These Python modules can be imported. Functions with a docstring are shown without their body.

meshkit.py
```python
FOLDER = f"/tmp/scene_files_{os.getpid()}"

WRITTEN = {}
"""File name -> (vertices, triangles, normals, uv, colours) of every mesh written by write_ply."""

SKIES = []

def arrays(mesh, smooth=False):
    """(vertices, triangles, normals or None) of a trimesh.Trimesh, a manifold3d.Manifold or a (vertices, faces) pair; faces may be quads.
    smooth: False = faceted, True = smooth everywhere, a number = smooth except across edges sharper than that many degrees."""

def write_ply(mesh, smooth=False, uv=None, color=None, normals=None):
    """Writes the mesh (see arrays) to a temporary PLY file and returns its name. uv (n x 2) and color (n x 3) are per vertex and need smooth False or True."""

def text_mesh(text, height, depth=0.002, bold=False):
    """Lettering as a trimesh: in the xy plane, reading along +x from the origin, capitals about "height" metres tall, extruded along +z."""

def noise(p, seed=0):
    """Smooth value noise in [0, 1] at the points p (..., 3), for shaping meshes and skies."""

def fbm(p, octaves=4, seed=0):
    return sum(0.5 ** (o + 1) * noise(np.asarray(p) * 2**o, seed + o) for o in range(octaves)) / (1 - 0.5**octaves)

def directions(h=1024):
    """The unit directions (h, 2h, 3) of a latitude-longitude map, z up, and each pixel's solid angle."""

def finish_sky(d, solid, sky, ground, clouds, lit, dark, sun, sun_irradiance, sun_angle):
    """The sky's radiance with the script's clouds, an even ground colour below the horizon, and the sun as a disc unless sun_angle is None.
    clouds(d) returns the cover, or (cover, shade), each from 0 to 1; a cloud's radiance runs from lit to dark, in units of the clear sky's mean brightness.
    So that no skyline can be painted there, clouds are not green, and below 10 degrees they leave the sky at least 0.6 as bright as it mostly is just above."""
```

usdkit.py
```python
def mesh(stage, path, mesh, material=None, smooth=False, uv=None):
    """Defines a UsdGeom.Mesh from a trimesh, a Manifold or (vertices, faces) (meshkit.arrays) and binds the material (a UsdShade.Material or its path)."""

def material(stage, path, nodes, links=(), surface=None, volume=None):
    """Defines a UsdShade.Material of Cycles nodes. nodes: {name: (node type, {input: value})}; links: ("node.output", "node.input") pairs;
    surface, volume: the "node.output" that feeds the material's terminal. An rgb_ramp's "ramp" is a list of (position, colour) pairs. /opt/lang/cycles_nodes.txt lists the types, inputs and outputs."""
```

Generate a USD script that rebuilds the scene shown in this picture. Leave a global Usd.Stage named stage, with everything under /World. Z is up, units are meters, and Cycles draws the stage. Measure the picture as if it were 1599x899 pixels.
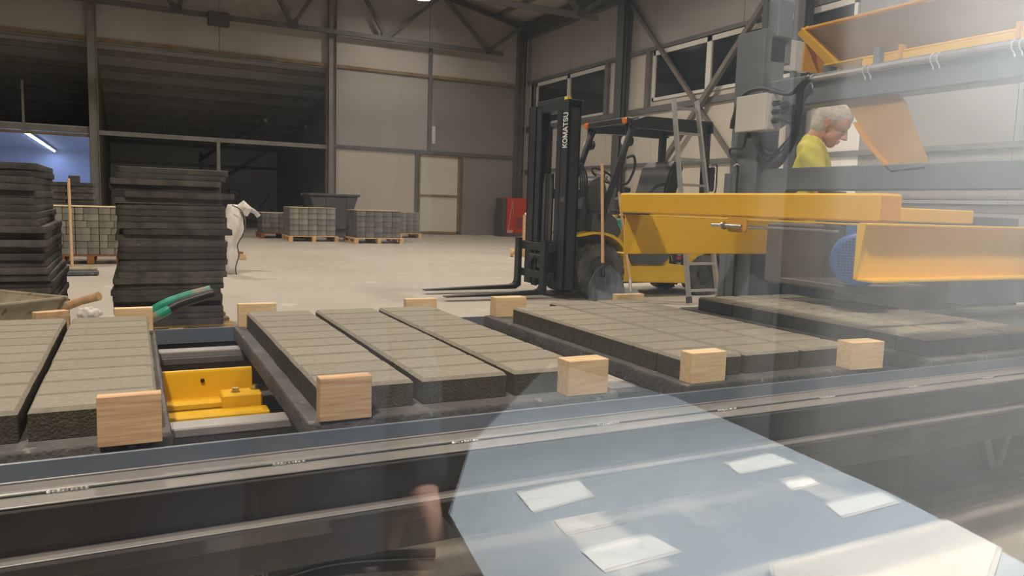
import math, random
import numpy as np, trimesh, manifold3d
from shapely.geometry import Polygon
import usdkit, meshkit
from pxr import Usd, UsdGeom, UsdLux, UsdShade, Gf, Sdf

stage = Usd.Stage.CreateInMemory()
UsdGeom.SetStageUpAxis(stage, 'Z')
UsdGeom.Xform.Define(stage, '/World')
rng = random.Random(7)

# ------------------------------------------------------------------ camera, light, exposure
F, YAW, PITCH, ROLL = 1172.0, 0.46823, 0.10945, 0.03194
CAM = np.array([-0.3254, -1.4945, 1.10])
EXPOSURE = 0.0
fw = np.array([math.sin(YAW) * math.cos(PITCH), math.cos(YAW) * math.cos(PITCH), -math.sin(PITCH)])
r0 = np.array([math.cos(YAW), -math.sin(YAW), 0.0]); u0 = np.cross(r0, fw)
rt = r0 * math.cos(ROLL) + u0 * math.sin(ROLL); up = -r0 * math.sin(ROLL) + u0 * math.cos(ROLL)
cam = UsdGeom.Camera.Define(stage, '/World/camera')
cam.AddTransformOp().Set(Gf.Matrix4d(*rt, 0, *up, 0, *(-fw), 0, *CAM, 1))
cam.CreateHorizontalApertureAttr(36.0); cam.CreateVerticalApertureAttr(36.0 * 899 / 1599)
cam.CreateFocalLengthAttr(36.0 * F / 1599); cam.CreateClippingRangeAttr(Gf.Vec2f(0.02, 500))
cam.CreateExposureAttr(EXPOSURE)
dome = UsdLux.DomeLight.Define(stage, '/World/night_sky')       # faint night sky outside the hall
dome.CreateIntensityAttr(0.02); dome.CreateColorAttr(Gf.Vec3f(0.6, 0.75, 1.0))
HALL = dict(power=122.0, color=(1.0, 0.875, 0.73), radius=0.24)      # the hall's high-bay lamps
LAMPS = [(7.55, 20.6, 7.16, .24), (7.6, 12.6, 7.2, 1), (8.4, 5.6, 7.2, 1), (0.6, 15.0, 7.2, .9), (-0.4, 7.0, 7.2, 1), (-1.9, -2.2, 7.2, 1.4), (3.6, -2.4, 7.2, .4)]   # x, y, z, share of the power
BLUE = dict(power=12.0, color=(0.30, 0.44, 1.0))                   # the tube in the side room
ADDED_DESK_LAMP = dict(power=300.0, color=(0.86, 0.95, 1.0))  # unseen lamp added to brighten the mirrored desk
ADDED_CABIN_LAMP = dict(power=150.0, color=(0.95, 0.97, 1.0))  # unseen lamp added to brighten the mirrored cabin wall
PANE_Y = -1.20


def at(x, y, X=None, Y=None, Z=None, D=None):
    """The point of the place that a picture point shows, on a known plane or at a known depth."""
    d = fw + (x - 799.5) / F * rt - (y - 449.5) / F * up
    t = (X - CAM[0]) / d[0] if X is not None else (Y - CAM[1]) / d[1] if Y is not None else (Z - CAM[2]) / d[2] if Z is not None else D
    return CAM + t * d


# ------------------------------------------------------------------ materials
def lin(r, g, b):
    return tuple(((c / 255 + 0.055) / 1.055) ** 2.4 if c > 10 else c / 3295 for c in (r, g, b))


MATS = {}


def mat(name, c1, c2=None, scale=6.0, rough=0.6, bump=0.0, bscale=40.0, metal=0.0, stretch=(1, 1, 1), spec=0.5, detail=4.0, lo=0.35, hi=0.65, vary=0.0, spots=None, coat=0.0):
    """Principled surface: noise between two colours, a fine bump, per-object variation, optional light spots."""
    c2 = c2 or c1
    n = {'tc': ('texture_coordinate', {}), 'mp': ('mapping', {'scale': stretch}), 'n': ('noise_texture', {'scale': scale, 'detail': detail}),
         'r': ('rgb_ramp', {'ramp': [(lo, c1), (hi, c2)]}), 'p': ('principled_bsdf', {'roughness': rough, 'metallic': metal, 'specular_ior_level': spec, 'coat_weight': coat})}
    l = [('tc.object', 'mp.vector'), ('mp.vector', 'n.vector'), ('n.fac', 'r.fac')]
    out = 'r.color'
    if spots:
        n['sn'] = ('noise_texture', {'scale': spots[1], 'detail': 3.0}); n['sr'] = ('rgb_ramp', {'ramp': [(spots[2], (0, 0, 0)), (spots[2] + 0.05, (1, 1, 1))]})
        n['sm'] = ('mix_color', {'b': spots[0]})
        l += [('tc.object', 'sn.vector'), ('sn.fac', 'sr.fac'), ('sr.color', 'sm.fac'), (out, 'sm.a')]; out = 'sm.result'
    if vary:
        n['oi'] = ('object_info', {}); n['vm'] = ('map_range', {'from_min': 0.0, 'from_max': 1.0, 'to_min': 1 - vary, 'to_max': 1 + vary}); n['hs'] = ('hsv', {})
        l += [('oi.random', 'vm.value'), ('vm.result', 'hs.value'), (out, 'hs.color')]; out = 'hs.color'
    l.append((out, 'p.base_color'))
    if bump:
        n['bn'] = ('noise_texture', {'scale': bscale, 'detail': 4.0}); n['b'] = ('bump', {'strength': bump, 'distance': 0.01})
        l += [('mp.vector', 'bn.vector'), ('bn.fac', 'b.height'), ('b.normal', 'p.normal')]
    MATS[name] = usdkit.material(stage, '/World/Looks/' + name, n, l, surface='p.BSDF')
    return MATS[name]


def emit(name, color, strength):
    MATS[name] = usdkit.material(stage, '/World/Looks/' + name, {'e': ('emission', {'color': color, 'strength': strength})}, [], surface='e.emission')


def pane_mat(name, r0, dust):  # dust is the strength of the haze veil
    """Clear pane: Schlick reflection on each face, a faint diffuse veil put in as haze, the rest passes."""
    MATS[name] = usdkit.material(stage, '/World/Looks/' + name, {'t': ('transparent_bsdf', {'color': (1, 1, 1)}), 'g': ('glossy_bsdf', {'color': (1, 1, 1), 'roughness': 0.0}), 'w': ('layer_weight', {'blend': 0.5}),
                                 'p': ('math', {'math_type': 'power', 'value2': 5.0}), 'k': ('math', {'math_type': 'multiply_add', 'value2': 1 - r0, 'value3': r0}), 'm': ('mix_closure', {}),
                                 'd': ('diffuse_bsdf', {'color': (0.8, 0.85, 0.87)}), 'x': ('mix_closure', {}), 'tc': ('texture_coordinate', {}), 'mp': ('mapping', {'scale': (1.6, 1.0, 0.35)}), 'n': ('noise_texture', {'scale': 2.2, 'detail': 3.0}), 'mr': ('map_range', {'from_min': 0.3, 'from_max': 0.7, 'to_min': dust * .5, 'to_max': dust * 1.5})},
                                 [('w.facing', 'p.value1'), ('p.value', 'k.value1'), ('k.value', 'm.fac'), ('x.closure', 'm.closure1'), ('g.BSDF', 'm.closure2'), ('t.BSDF', 'x.closure1'), ('d.BSDF', 'x.closure2'), ('mr.result', 'x.fac'), ('tc.object', 'mp.vector'), ('mp.vector', 'n.vector'), ('n.fac', 'mr.value')], surface='m.closure')


mat('floor_concrete', (0.42, 0.385, 0.335), (0.50, 0.465, 0.41), scale=0.6, rough=0.62, bump=0.08, bscale=30, detail=8, lo=0.3, hi=0.7, spots=((0.54, 0.505, 0.45), 2.2, 0.63))
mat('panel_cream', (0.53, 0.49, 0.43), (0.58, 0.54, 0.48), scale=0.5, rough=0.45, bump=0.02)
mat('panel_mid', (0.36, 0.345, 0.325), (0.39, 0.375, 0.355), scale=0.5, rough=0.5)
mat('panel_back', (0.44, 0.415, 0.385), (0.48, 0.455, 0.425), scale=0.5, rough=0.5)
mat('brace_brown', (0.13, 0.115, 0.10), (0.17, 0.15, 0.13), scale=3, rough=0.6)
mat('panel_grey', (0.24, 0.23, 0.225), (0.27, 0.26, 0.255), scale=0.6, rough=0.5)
mat('panel_white', (0.60, 0.58, 0.52), (0.65, 0.63, 0.56), scale=0.6, rough=0.4)
mat('panel_bright', (0.75, 0.73, 0.71), rough=0.5)
mat('steel_frame', (0.12, 0.118, 0.112), (0.155, 0.15, 0.143), scale=2, rough=0.55, bump=0.05)
mat('steel_post', (0.23, 0.22, 0.205), (0.28, 0.27, 0.25), scale=3, rough=0.5)
mat('steel_dark', (0.075, 0.078, 0.08), (0.095, 0.097, 0.10), scale=2, rough=0.5)
mat('steel_light', (0.20, 0.19, 0.17), (0.26, 0.25, 0.22), scale=3, rough=0.5)
mat('foam_brown', (0.20, 0.15, 0.09), (0.29, 0.225, 0.14), scale=3, rough=0.85, bump=0.3, bscale=20)
mat('roof_sheet', (0.55, 0.55, 0.54), (0.6, 0.6, 0.59), scale=1, rough=0.5)
mat('dark_sheet', (0.20, 0.205, 0.21), (0.23, 0.235, 0.24), scale=1, rough=0.6)
mat('annex_wall', (0.66, 0.67, 0.68), (0.70, 0.71, 0.72), scale=1, rough=0.6)
mat('white_plastic', (0.62, 0.61, 0.58), (0.68, 0.67, 0.64), scale=2, rough=0.35)
mat('machine_grey', lin(104, 112, 121), lin(114, 122, 130), scale=2.5, rough=0.42, bump=0.04, bscale=60)
mat('rail_blue', lin(100, 112, 126), lin(112, 122, 134), scale=5, rough=0.38, bump=0.05, bscale=80, spots=(lin(120, 122, 122), 14, 0.68))
mat('rail_grey', lin(132, 130, 128), lin(152, 149, 146), scale=4, rough=0.36, bump=0.06, bscale=70)
mat('beam_dark', lin(96, 92, 90), lin(112, 108, 106), scale=4, rough=0.45, bump=0.05, bscale=70)
mat('weld', (0.42, 0.42, 0.42), (0.6, 0.6, 0.6), scale=60, rough=0.35, metal=0.6, bump=0.5, bscale=150)
mat('yellow_paint', (0.86, 0.50, 0.006), (0.90, 0.54, 0.01), scale=2, rough=0.32, bump=0.03, bscale=50)
mat('chute_brown', (0.46, 0.27, 0.07), (0.54, 0.33, 0.10), scale=3, rough=0.7)
mat('hopper_shaded', (0.33, 0.26, 0.17), (0.40, 0.32, 0.21), scale=2, rough=0.8)  # yellow darkened and greyed: the panel's shade is put into the colour
mat('yellow_orange', (0.70, 0.34, 0.03), (0.76, 0.40, 0.04), scale=2, rough=0.4)
mat('forklift_yellow', (0.82, 0.52, 0.008), (0.87, 0.57, 0.012), scale=2, rough=0.35, spots=((0.45, 0.27, 0.03), 9, 0.7))
mat('forklift_black', (0.013, 0.015, 0.019), (0.022, 0.025, 0.03), scale=4, rough=0.5, bump=0.05)
mat('forklift_grey', (0.065, 0.067, 0.07), (0.09, 0.092, 0.095), scale=4, rough=0.55)
mat('rubber', (0.07, 0.066, 0.06), (0.14, 0.13, 0.115), scale=7, rough=0.85, bump=0.3, bscale=30)
mat('black_plastic', (0.014, 0.015, 0.017), (0.022, 0.023, 0.025), scale=6, rough=0.45)
mat('cable_black', (0.03, 0.032, 0.035), rough=0.4)
mat('motor_blue', lin(52, 92, 160), lin(60, 102, 172), scale=4, rough=0.4)
mat('mesh_dark', lin(40, 52, 78), rough=0.6)
mat('chrome', (0.62, 0.60, 0.56), (0.7, 0.69, 0.66), scale=20, rough=0.25, metal=1.0)
mat('galvanised', (0.46, 0.47, 0.48), (0.58, 0.58, 0.58), scale=10, rough=0.4, metal=0.7)
mat('aluminium', (0.55, 0.56, 0.56), (0.66, 0.66, 0.66), scale=10, rough=0.38, metal=0.55)
mat('pine', lin(224, 190, 142), lin(240, 214, 172), scale=9, rough=0.65, bump=0.1, bscale=60, stretch=(1.2, 14, 14), vary=0.06, spots=(lin(200, 156, 110), 22, 0.76))
mat('pine_dark', lin(204, 162, 122), lin(234, 202, 160), scale=7, rough=0.65, bump=0.1, bscale=60, stretch=(1.0, 10, 22), vary=0.05, spots=(lin(128, 84, 52), 26, 0.76))
mat('pallet_wood', lin(190, 154, 106), lin(222, 190, 142), scale=6, rough=0.75, bump=0.15, stretch=(2, 8, 8), vary=0.12)
mat('pallet_red', lin(132, 82, 52), lin(160, 106, 70), scale=6, rough=0.75, bump=0.15, stretch=(2, 8, 8), vary=0.12)
mat('handle_wood', lin(190, 152, 112), lin(208, 172, 130), scale=8, rough=0.6, stretch=(6, 6, 1))
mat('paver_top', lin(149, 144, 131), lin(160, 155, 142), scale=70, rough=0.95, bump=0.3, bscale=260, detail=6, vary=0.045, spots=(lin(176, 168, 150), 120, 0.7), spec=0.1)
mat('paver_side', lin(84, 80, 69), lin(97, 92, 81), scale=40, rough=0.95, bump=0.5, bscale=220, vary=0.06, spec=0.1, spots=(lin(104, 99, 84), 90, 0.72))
mat('block_grey', lin(104, 102, 96), lin(142, 140, 132), scale=5, rough=0.95, bump=0.4, bscale=60, vary=0.16, spec=0.1)
mat('block_top', lin(196, 180, 150), lin(208, 192, 162), scale=8, rough=0.9, vary=0.05, spec=0.1)
mat('block_dark', lin(92, 90, 88), lin(120, 118, 116), scale=5, rough=0.95, bump=0.4, bscale=60, vary=0.16, spec=0.1)
mat('board_rubber', lin(82, 80, 79), lin(108, 106, 104), scale=9, rough=0.8, bump=0.5, bscale=70, detail=8, vary=0.08, spots=(lin(142, 138, 134), 38, 0.66))
mat('board_stack', lin(66, 65, 64), lin(96, 94, 92), scale=8, rough=0.85, bump=0.5, bscale=50, detail=8, vary=0.30, spots=(lin(128, 126, 122), 30, 0.70))
mat('cement_dust', lin(150, 142, 120), lin(182, 174, 152), scale=9, rough=0.95, bump=0.5, bscale=40, spots=(lin(120, 112, 92), 14, 0.62))
mat('teal_paint', lin(30, 150, 126), lin(54, 172, 148), scale=10, rough=0.45, spots=(lin(140, 140, 122), 12, 0.56))
mat('bag_white', lin(214, 208, 204), lin(232, 228, 226), scale=8, rough=0.5, bump=0.3, bscale=18)
mat('clear_film', lin(186, 188, 190), rough=0.3)
mat('shovel_blue', lin(72, 80, 90), lin(100, 108, 118), scale=4, rough=0.5, stretch=(6, 6, 1), spots=(lin(120, 124, 130), 9, 0.66))
mat('red_paint', lin(186, 60, 44), lin(200, 70, 52), scale=3, rough=0.45)
mat('stripe_white', lin(214, 170, 162), rough=0.5)
mat('white_print', (0.8, 0.8, 0.8), rough=0.5)
mat('amber', (0.85, 0.22, 0.02), rough=0.25)
mat('lamp_glass', (0.75, 0.74, 0.7), rough=0.15)
mat('red_lens', (0.4, 0.03, 0.02), rough=0.3)
mat('sticker_black', (0.012, 0.012, 0.012), rough=0.5)
mat('sticker_red', (0.5, 0.05, 0.06), rough=0.5)
mat('sticker_yellow', (0.75, 0.62, 0.02), rough=0.5)
mat('skin', lin(202, 146, 122), lin(214, 158, 134), scale=12, rough=0.55, spots=(lin(196, 120, 98), 9, 0.62))
mat('hair_grey', lin(186, 181, 176), lin(210, 205, 200), scale=30, rough=0.8, bump=0.3, bscale=90, stretch=(1, 1, 3))
mat('shirt_yellow', lin(206, 200, 84), lin(222, 218, 108), scale=6, rough=0.85, bump=0.4, bscale=14)
mat('trousers_navy', lin(40, 46, 62), lin(52, 58, 76), scale=10, rough=0.9, bump=0.3)
mat('jacket_black', lin(34, 38, 44), lin(46, 52, 60), scale=10, rough=0.85, bump=0.4, bscale=20)
mat('shoe_black', lin(30, 28, 26), rough=0.6)
mat('eye_dark', (0.02, 0.02, 0.02), rough=0.3)
mat('desk_top', (0.38, 0.405, 0.42), (0.42, 0.445, 0.46), scale=3, rough=0.45)
mat('desk_frame', (0.12, 0.125, 0.13), rough=0.5)
mat('patch', (0.90, 0.84, 0.76), rough=0.8)  # cream tone of the made-up patches of floor light
mat('patch_beige', (0.66, 0.58, 0.49), (0.70, 0.62, 0.53), scale=6, rough=0.85)  # tone of the made-up beige sheet low in the pane
mat('cabin_wall', (0.50, 0.51, 0.50), (0.55, 0.56, 0.55), scale=1, rough=0.6)
mat('cabin_strip', (0.22, 0.225, 0.23), rough=0.6)
mat('cabin_dark', (0.012, 0.0125, 0.013), rough=0.8)  # near black stands for the unlit part of the cabin
mat('housing_dark', (0.06, 0.06, 0.06), rough=0.5)
mat('blue_room', (0.55, 0.57, 0.62), (0.6, 0.62, 0.66), scale=1, rough=0.6)
mat('night_glass', (0.010, 0.012, 0.014), rough=0.06, spec=0.6)
emit('lamp_glow', (1.0, 0.9, 0.74), 25.0)
emit('tube_glow', (0.66, 0.78, 1.0), 12.0)
pane_mat('pane_clear', 0.11, 0.017)


# ------------------------------------------------------------------ mesh helpers
def box(lo, hi):
    lo, hi = np.minimum(lo, hi), np.maximum(lo, hi)
    m = trimesh.creation.box(np.asarray(hi, float) - lo); m.apply_translation((np.asarray(lo, float) + hi) / 2); return m


def cbox(lo, hi, e=0.004):
    """A box with chamfered edges."""
    lo, hi = np.minimum(lo, hi).astype(float), np.maximum(lo, hi).astype(float)
    c, h = (lo + hi) / 2, (hi - lo) / 2; e = min(e, h.min() * 0.9); p = []
    for sx in (-1, 1):
        for sy in (-1, 1):
            for sz in (-1, 1):
                s = np.array([sx, sy, sz])
                for k in range(3):
                    q = h - e; q[k] = h[k]; p.append(c + s * q)
    return trimesh.convex.convex_hull(np.array(p))


def frame_of(d):
    d = np.asarray(d, float); d /= np.linalg.norm(d)
    a = np.array([0, 0, 1.0]) if abs(d[2]) < 0.9 else np.array([1.0, 0, 0])
    x = np.cross(a, d); x /= np.linalg.norm(x); return x, np.cross(d, x), d


def bar(p0, p1, w, h, upv=None):
    """A square-section bar; w across, h along upv."""
    p0, p1 = np.asarray(p0, float), np.asarray(p1, float); d = p1 - p0; L = np.linalg.norm(d); d = d / L
    x, y, _ = frame_of(d)
    if upv is not None:
        x = np.cross(upv, d); x /= np.linalg.norm(x); y = np.cross(d, x)
    m = trimesh.creation.box([w, h, L]); T = np.eye(4); T[:3, 0], T[:3, 1], T[:3, 2], T[:3, 3] = x, y, d, (p0 + p1) / 2
    m.apply_transform(T); return m


def cyl(p0, p1, r, n=16, r1=None):
    p0, p1 = np.asarray(p0, float), np.asarray(p1, float); x, y, d = frame_of(p1 - p0); r1 = r if r1 is None else r1
    a = np.linspace(0, 2 * np.pi, n, endpoint=False); ring = np.outer(np.cos(a), x) + np.outer(np.sin(a), y)
    v = np.vstack([p0 + r * ring, p1 + r1 * ring, [p0], [p1]]); f = []
    for i in range(n):
        j = (i + 1) % n; f += [[i, j, n + j], [i, n + j, n + i], [2 * n, j, i], [2 * n + 1, n + i, n + j]]
    return trimesh.Trimesh(v, f, process=False)


def smooth_path(pts, n=8):
    """Catmull-Rom through the points."""
    P = [np.asarray(p, float) for p in pts]; P = [2 * P[0] - P[1]] + P + [2 * P[-1] - P[-2]]; out = []
    for i in range(1, len(P) - 2):
        a, b, c, d = P[i - 1:i + 3]
        for t in np.linspace(0, 1, n, endpoint=False):
            out.append(0.5 * (2 * b + (c - a) * t + (2 * a - 5 * b + 4 * c - d) * t * t + (3 * b - a - 3 * c + d) * t ** 3))
    return np.array(out + [P[-2]])


def tube(pts, r, n=10):
    pts = np.asarray(pts, float); rs = np.full(len(pts), r) if np.ndim(r) == 0 else np.interp(np.linspace(0, 1, len(pts)), np.linspace(0, 1, len(r)), r)
    t = np.gradient(pts, axis=0); t /= np.linalg.norm(t, axis=1, keepdims=True)
    x, _, _ = frame_of(t[0]); v, f = [], []; a = np.linspace(0, 2 * np.pi, n, endpoint=False)
    for p, d, rr in zip(pts, t, rs):
        x = x - d * (x @ d); x /= np.linalg.norm(x); y = np.cross(d, x)
        v += [p + rr * (math.cos(q) * x + math.sin(q) * y) for q in a]
    m = len(pts)
    for i in range(m - 1):
        for j in range(n):
            k = (j + 1) % n; f += [[i * n + j, i * n + k, i * n + n + k], [i * n + j, i * n + n + k, i * n + n + j]]
    v += [pts[0], pts[-1]]
    for j in range(n):
        k = (j + 1) % n; f += [[m * n, k, j], [m * n + 1, (m - 1) * n + j, (m - 1) * n + k]]
    return trimesh.Trimesh(np.array(v), f, process=False)


def prism(poly, a, b, axis='y'):
    """A 2D outline extruded from a to b: axis y takes (x, z), axis x takes (y, z), axis z takes (x, y)."""
    g = Polygon(poly) if not hasattr(poly, 'exterior') else poly
    m = trimesh.creation.extrude_polygon(g, abs(b - a), engine='earcut'); v = np.array(m.vertices); lo = min(a, b)
    if axis == 'y': m.vertices = np.c_[v[:, 0], v[:, 2] + lo, v[:, 1]]
    elif axis == 'x': m.vertices = np.c_[v[:, 2] + lo, v[:, 0], v[:, 1]]
    else: m.vertices = np.c_[v[:, 0], v[:, 1], v[:, 2] + lo]
    m.fix_normals(); return m


def lathe(profile, c, axis, n=32):
    """profile: (radius, height along axis) pairs, closed loop allowed."""
    m = trimesh.creation.revolve(np.array(profile, float), sections=n); x, y, d = frame_of(axis); T = np.eye(4)
    T[:3, 0], T[:3, 1], T[:3, 2], T[:3, 3] = x, y, d, c; m.apply_transform(T); m.fix_normals(); return m


def join(*ms):
    out = []
    for m in ms: out += list(m) if isinstance(m, (list, tuple)) else [m]
    return trimesh.util.concatenate(out)


def rot(m, deg, axis=(0, 0, 1), about=(0, 0, 0)):
    m.apply_transform(trimesh.transformations.rotation_matrix(math.radians(deg), axis, about)); return m


# ------------------------------------------------------------------ scene tree helpers
USED = {}


def numbered(parent, name):
    k = USED.get((parent, name), 0); USED[(parent, name)] = k + 1
    return name if not k else f'{name}_{k:03d}'


def tag(p, label=None, cat=None, group=None, kind=None):
    for k, v in (('label', label), ('category', cat), ('group', group), ('kind', kind)):
        if v: p.SetCustomDataByKey(k, v)


BASE = {}


def thing(name, label, cat, base=(0, 0, 0), group=None, kind=None, rz=0.0):
    path = '/World/' + numbered('/World', name)
    x = UsdGeom.Xform.Define(stage, path); x.AddTranslateOp().Set(Gf.Vec3d(*map(float, base)))
    if rz: x.AddRotateZOp().Set(float(rz))
    tag(x.GetPrim(), label, cat, group, kind); BASE[path] = np.asarray(base, float)
    return path


def part(parent, name, m, material, smooth=30, label=None, kind=None):
    """A mesh, given in world coordinates, as a part of a thing (or sub-part of a part)."""
    path = parent + '/' + numbered(parent, name); root = '/'.join(path.split('/')[:3])
    m = m.copy(); m.apply_translation(-BASE[root])
    g = usdkit.mesh(stage, path, m, MATS[material], smooth=smooth); tag(g.GetPrim(), label, kind=kind)
    return path


def single(name, label, cat, m, material, group=None, kind=None, smooth=30, base=None):
    """A thing that is one mesh; its origin lies at its base."""
    b = np.array([*m.bounds.mean(0)[:2], m.bounds[0][2]]) if base is None else np.asarray(base, float)
    path = '/World/' + numbered('/World', name); m = m.copy(); m.apply_translation(-b)
    g = usdkit.mesh(stage, path, m, MATS[material], smooth=smooth); g.AddTranslateOp().Set(Gf.Vec3d(*map(float, b)))
    tag(g.GetPrim(), label, cat, group, kind); return path


def dup(src, name, label, loc, rz=0.0, group=None, sc=None):
    """A copy of a thing, its parts referenced."""
    path = '/World/' + numbered('/World', name); x = UsdGeom.Xform.Define(stage, path); p = x.GetPrim()
    p.GetReferences().AddInternalReference(src); p.SetInstanceable(True)
    x.ClearXformOpOrder(); x.AddTranslateOp().Set(Gf.Vec3d(*map(float, loc))); x.AddRotateZOp().Set(float(rz))
    if sc: x.AddScaleOp().Set(Gf.Vec3f(*sc))
    tag(p, label, stage.GetPrimAtPath(src).GetCustomDataByKey('category'), group); return path


ORD = ['', 'first', 'second', 'third', 'fourth', 'fifth', 'sixth', 'seventh', 'eighth', 'ninth', 'tenth', 'eleventh', 'twelfth', 'thirteenth', 'fourteenth', 'fifteenth', 'sixteenth', 'seventeenth', 'eighteenth', 'nineteenth', 'twentieth'] + [f'twenty-{w}' for w in ('first', 'second', 'third', 'fourth', 'fifth', 'sixth', 'seventh', 'eighth', 'ninth')] + ['thirtieth']

# ------------------------------------------------------------------ the hall
YB, XR = 23.5, 12.58
P = '/World/'
fl = thing('floor', 'pale beige poured concrete hall floor with dust and faint stains', 'floor', kind='structure')
part(fl, 'slab', box((-12, -6, -0.12), (13.2, 40, 0)), 'floor_concrete')
ce = thing('ceiling', 'pale sandwich panel roof pitched above dark steel trusses', 'ceiling', kind='structure')
RZ = lambda x: 7.62 + 0.21 * (XR - max(x, 2.1)) - (0.21 * (2.1 - x) if x < 2.1 else 0)
for xa, xb in [(XR + .1 - 1.05 * k, XR + .1 - 1.05 * (k + 1) + 0.012) for k in range(24)]:
    part(ce, 'roof_panel', prism([(xa, RZ(xa)), (xb, RZ(xb)), (xb, RZ(xb) + 0.12), (xa, RZ(xa) + 0.12)], -6, YB + 0.2), 'panel_cream', smooth=False)

wb = thing('wall_back', 'back wall of pale sandwich panels with a dark open bay on the left', 'wall', base=(4, YB, 0), kind='structure')
for x0, x1 in ((-12, -8.3), (-8.28, -4.8), (-4.78, -1.3), (-1.28, 2.1), (2.12, 5.5), (5.52, 8.85), (8.87, 12.6)):      # above the girt
    xm = (x0 + x1) / 2
    part(wb, 'wall_panel', prism([(x0, 5.46), (x1, 5.46), (x1, RZ(x1)), (xm, RZ(xm)), (x0, RZ(x0))], YB, YB + 0.12), 'panel_back', smooth=False)
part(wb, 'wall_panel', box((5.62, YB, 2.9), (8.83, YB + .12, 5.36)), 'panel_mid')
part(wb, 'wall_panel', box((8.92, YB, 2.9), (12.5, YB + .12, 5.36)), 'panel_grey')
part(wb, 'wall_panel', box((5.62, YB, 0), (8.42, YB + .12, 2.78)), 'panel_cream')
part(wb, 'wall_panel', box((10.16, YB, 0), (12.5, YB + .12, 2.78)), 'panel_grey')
part(wb, 'girt', box((-12, YB - .08, 5.36), (12.5, YB + .02, 5.46)), 'foam_brown')
part(wb, 'girt_edge', box((-12, YB - .02, 5.30), (5.4, YB + .1, 5.36)), 'steel_light')
part(wb, 'girt', box((5.6, YB - .06, 2.78), (12.5, YB + .04, 2.90)), 'steel_frame')
part(wb, 'girt', box((-1.15, YB - .06, 2.74), (5.4, YB + .06, 2.87)), 'steel_light')
part(wb, 'girt', box((-12, YB - .06, 2.77), (-1.4, YB + .04, 2.92)), 'steel_light')
part(wb, 'girt', box((-12, YB - .07, 2.66), (-1.4, YB + .02, 2.73)), 'foam_brown')
part(wb, 'mullion', box((8.83, YB - .1, 2.9), (8.94, YB, 6.35)), 'steel_frame')
part(wb, 'mullion', box((8.40, YB - .06, 0), (8.52, YB + .06, 2.78)), 'steel_frame')
part(wb, 'mullion', box((10.06, YB - .05, 0), (10.17, YB + .05, 2.78)), 'steel_frame')
part(wb, 'foam_edge', box((5.33, YB - .05, 0), (5.40, YB + .1, 5.3)), 'foam_brown')
part(wb, 'bay_post', box((2.0, YB - .05, 0), (2.1, YB + .05, 2.74)), 'steel_light')
part(wb, 'hanger', box((-3.02, YB - .02, 2.9), (-2.96, YB + .04, 4.1)), 'steel_light')
part(wb, 'vent', box((9.0, YB - .03, 3.15), (9.12, YB, 3.75)), 'white_plastic')
d1 = thing('door_1', 'cream two panel door in a dark steel frame in back wall', 'door', base=(9.3, YB, 0), kind='structure')
part(d1, 'door_frame', join(box((8.54, YB - .05, 0), (8.60, YB + .06, 2.74)), box((10.0, YB - .05, 0), (10.06, YB + .06, 2.74)), box((8.54, YB - .05, 2.70), (10.06, YB + .06, 2.76)), box((8.54, YB - .05, 0.02), (10.06, YB + .06, 0.10)), box((8.60, YB - .05, 1.32), (10.0, YB + .06, 1.39))), 'foam_brown')
part(d1, 'door_panel', box((8.6, YB - .01, 1.39), (10.0, YB + .04, 2.70)), 'panel_white'); part(d1, 'door_panel', box((8.6, YB - .01, .10), (10.0, YB + .04, 1.32)), 'panel_white')

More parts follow.
